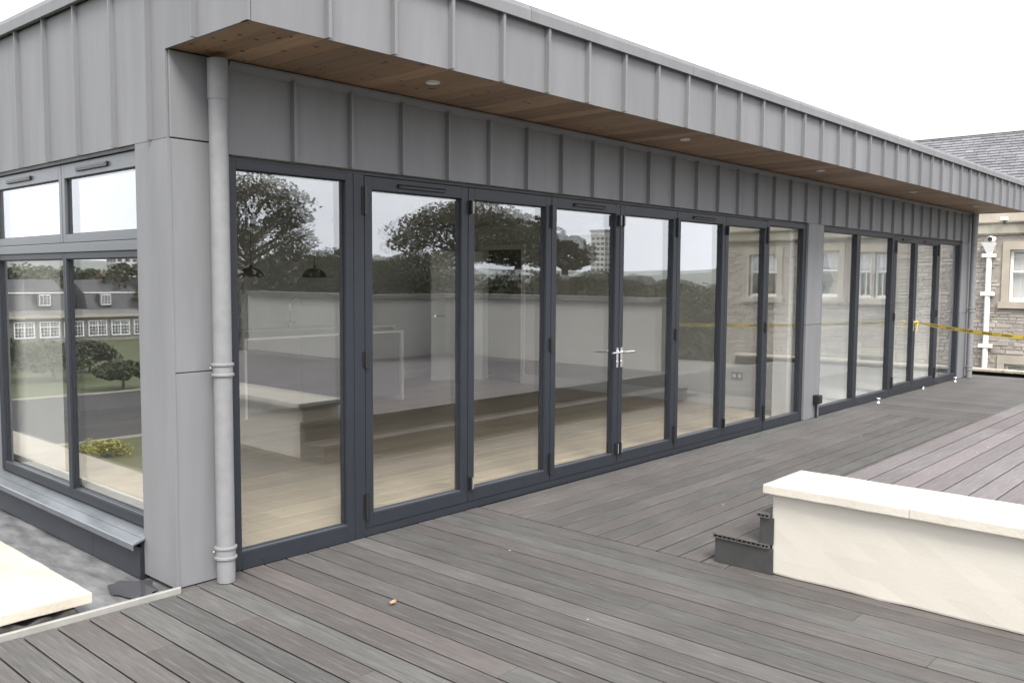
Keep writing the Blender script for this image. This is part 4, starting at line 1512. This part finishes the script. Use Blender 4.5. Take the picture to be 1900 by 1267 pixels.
H = thing('mansard_house', (-55, 125, GZ), 'long grey house with mansard roof, dormers and white paned windows, mirrored in the end window', 'building')
HX0, HX1, HY = -80.0, -18.0, 123.0
box(HX0, HX1, HY, HY + 14, GZ, -4.2).build('wall', 'harl', H)
box(HX0 - 0.4, HX1 + 0.4, HY - 0.6, HY + 14, -4.19, -3.85).build('cornice', 'ashlar', H)
m = MB().prism([(HY + 0.2, -3.84), (HY + 3.2, -3.2), (HY + 14, -3.2), (HY + 14, -3.84)], 0, HX0, HX1)
m.build('lean_roof', 'roof_felt', H)
for i, (a, b) in enumerate([(-78, -66), (-63, -51), (-48.5, -37), (-34, -22)]):
    m = MB().prism([(HY + 3.0, -3.19), (HY + 3.9, -0.9), (HY + 4.6, -0.7), (HY + 8.5, 1.0), (HY + 12.4, -0.7), (HY + 13.6, -3.19)], 0, a, b)
    r = m.build('mansard_roof', 'dark_slate', H)
    box(a - 0.1, b + 0.1, HY + 3.75, HY + 4.0, -0.93, -0.78).build('roof_band', 'white_paint', r)
    for f_ in (0.28, 0.78):
        x = a + (b - a) * f_
        d = box(x - 0.95, x + 0.95, HY + 2.9, HY + 4.4, -2.75, -0.95).build('dormer', 'dark_slate', H)
        fr = MB()
        fr.box(x - 0.72, x + 0.72, HY + 2.82, HY + 2.89, -2.6, -2.48)
        fr.box(x - 0.72, x + 0.72, HY + 2.82, HY + 2.89, -1.2, -1.08)
        for k in range(4):
            xx = x - 0.72 + 1.34 * k / 3
            fr.box(xx, xx + (0.10 if k in (0, 3) else 0.06), HY + 2.82, HY + 2.89, -2.48, -1.2)
        for k in (1, 2, 3):
            fr.box(x - 0.6, x + 0.6, HY + 2.83, HY + 2.888, -2.48 + 0.32 * k - 0.02, -2.48 + 0.32 * k + 0.03)
        fr.build('window_frame', 'white_paint', d)
        box(x - 0.62, x + 0.62, HY + 2.875, HY + 2.899, -2.5, -1.15).build('window_pane', 'window_dark', d)
for i in range(19):
    x = HX0 + 2.0 + i * 3.2
    wd = 2.5
    wn_ = box(x, x + wd, HY - 0.02, HY - 0.003, -6.75, -4.75).build('window', 'window_dark', H)
    fr = MB()
    fr.box(x - 0.06, x + wd + 0.06, HY - 0.12, HY - 0.021, -6.87, -6.72)
    fr.box(x - 0.06, x + wd + 0.06, HY - 0.12, HY - 0.021, -4.80, -4.68)
    fr.box(x, x + wd, HY - 0.11, HY - 0.022, -5.45, -5.33)
    for k in range(7):
        xx = x + (wd - 0.07) * k / 6
        tt = 0.15 if k in (0, 3, 6) else 0.05
        fr.box(xx - 0.02, xx - 0.02 + tt, HY - 0.10, HY - 0.023, -6.72, -4.80)
    for zz in (-6.3, -5.88, -5.08):
        fr.box(x, x + wd, HY - 0.09, HY - 0.024, zz - 0.025, zz + 0.025)
    fr.build('window_frame', 'white_paint', wn_)

# distant trees behind the house, one red
for px, D, top_, rad, lm, lab in [(205, 165, 1.6, 5.0, 'leaf_red', 'reddish autumn tree behind the long house'),
                                  (248, 150, 3.2, 6.0, 'leaf_dark', 'tall dark tree right of the long house roofs'),
                                  (150, 190, 2.6, 7.0, 'leaf_dark', 'broad dark tree behind the long house ridge, right of the mullion'),
                                  (75, 210, 2.9, 8.0, 'leaf_mid', 'broad tree behind the long house, left of the mullion'),
                                  (15, 200, 2.8, 8.0, 'leaf_mid', 'broad tree behind the far left of the long house')]:
    d = RM @ Vector((px - 950, 120, -1642.3))
    d /= math.hypot(d.x, d.y)
    p = CAMP + d * D
    tree(0.12 - p.x, p.y, top_, rad, -4.5, lab, lm, 30, 110, 0.42, name='far_tree', flat=0.6, group='trees behind the long house')

# belt of far trees right round the parkland
m = MB()
for k in range(330):
    t = 2 * math.pi * k / 330 + rnd(-0.01, 0.01)
    D = rnd(185, 290)
    x, y, z = D * math.cos(t), D * math.sin(t), rnd(-3.2, 1.2)
    leaf_cloud(m, (x, y, z - 1.5), rnd(3.0, 4.6), 90, 0.6, 0.6)
    leaf_cloud(m, (x, y, z - 4.0), rnd(4.0, 6.0), 40, 1.0, 0.6)
tag(m.build('far_woodland', 'leaf_mid', fixn=False), 'far belt of trees round the parkland', kind='stuff')
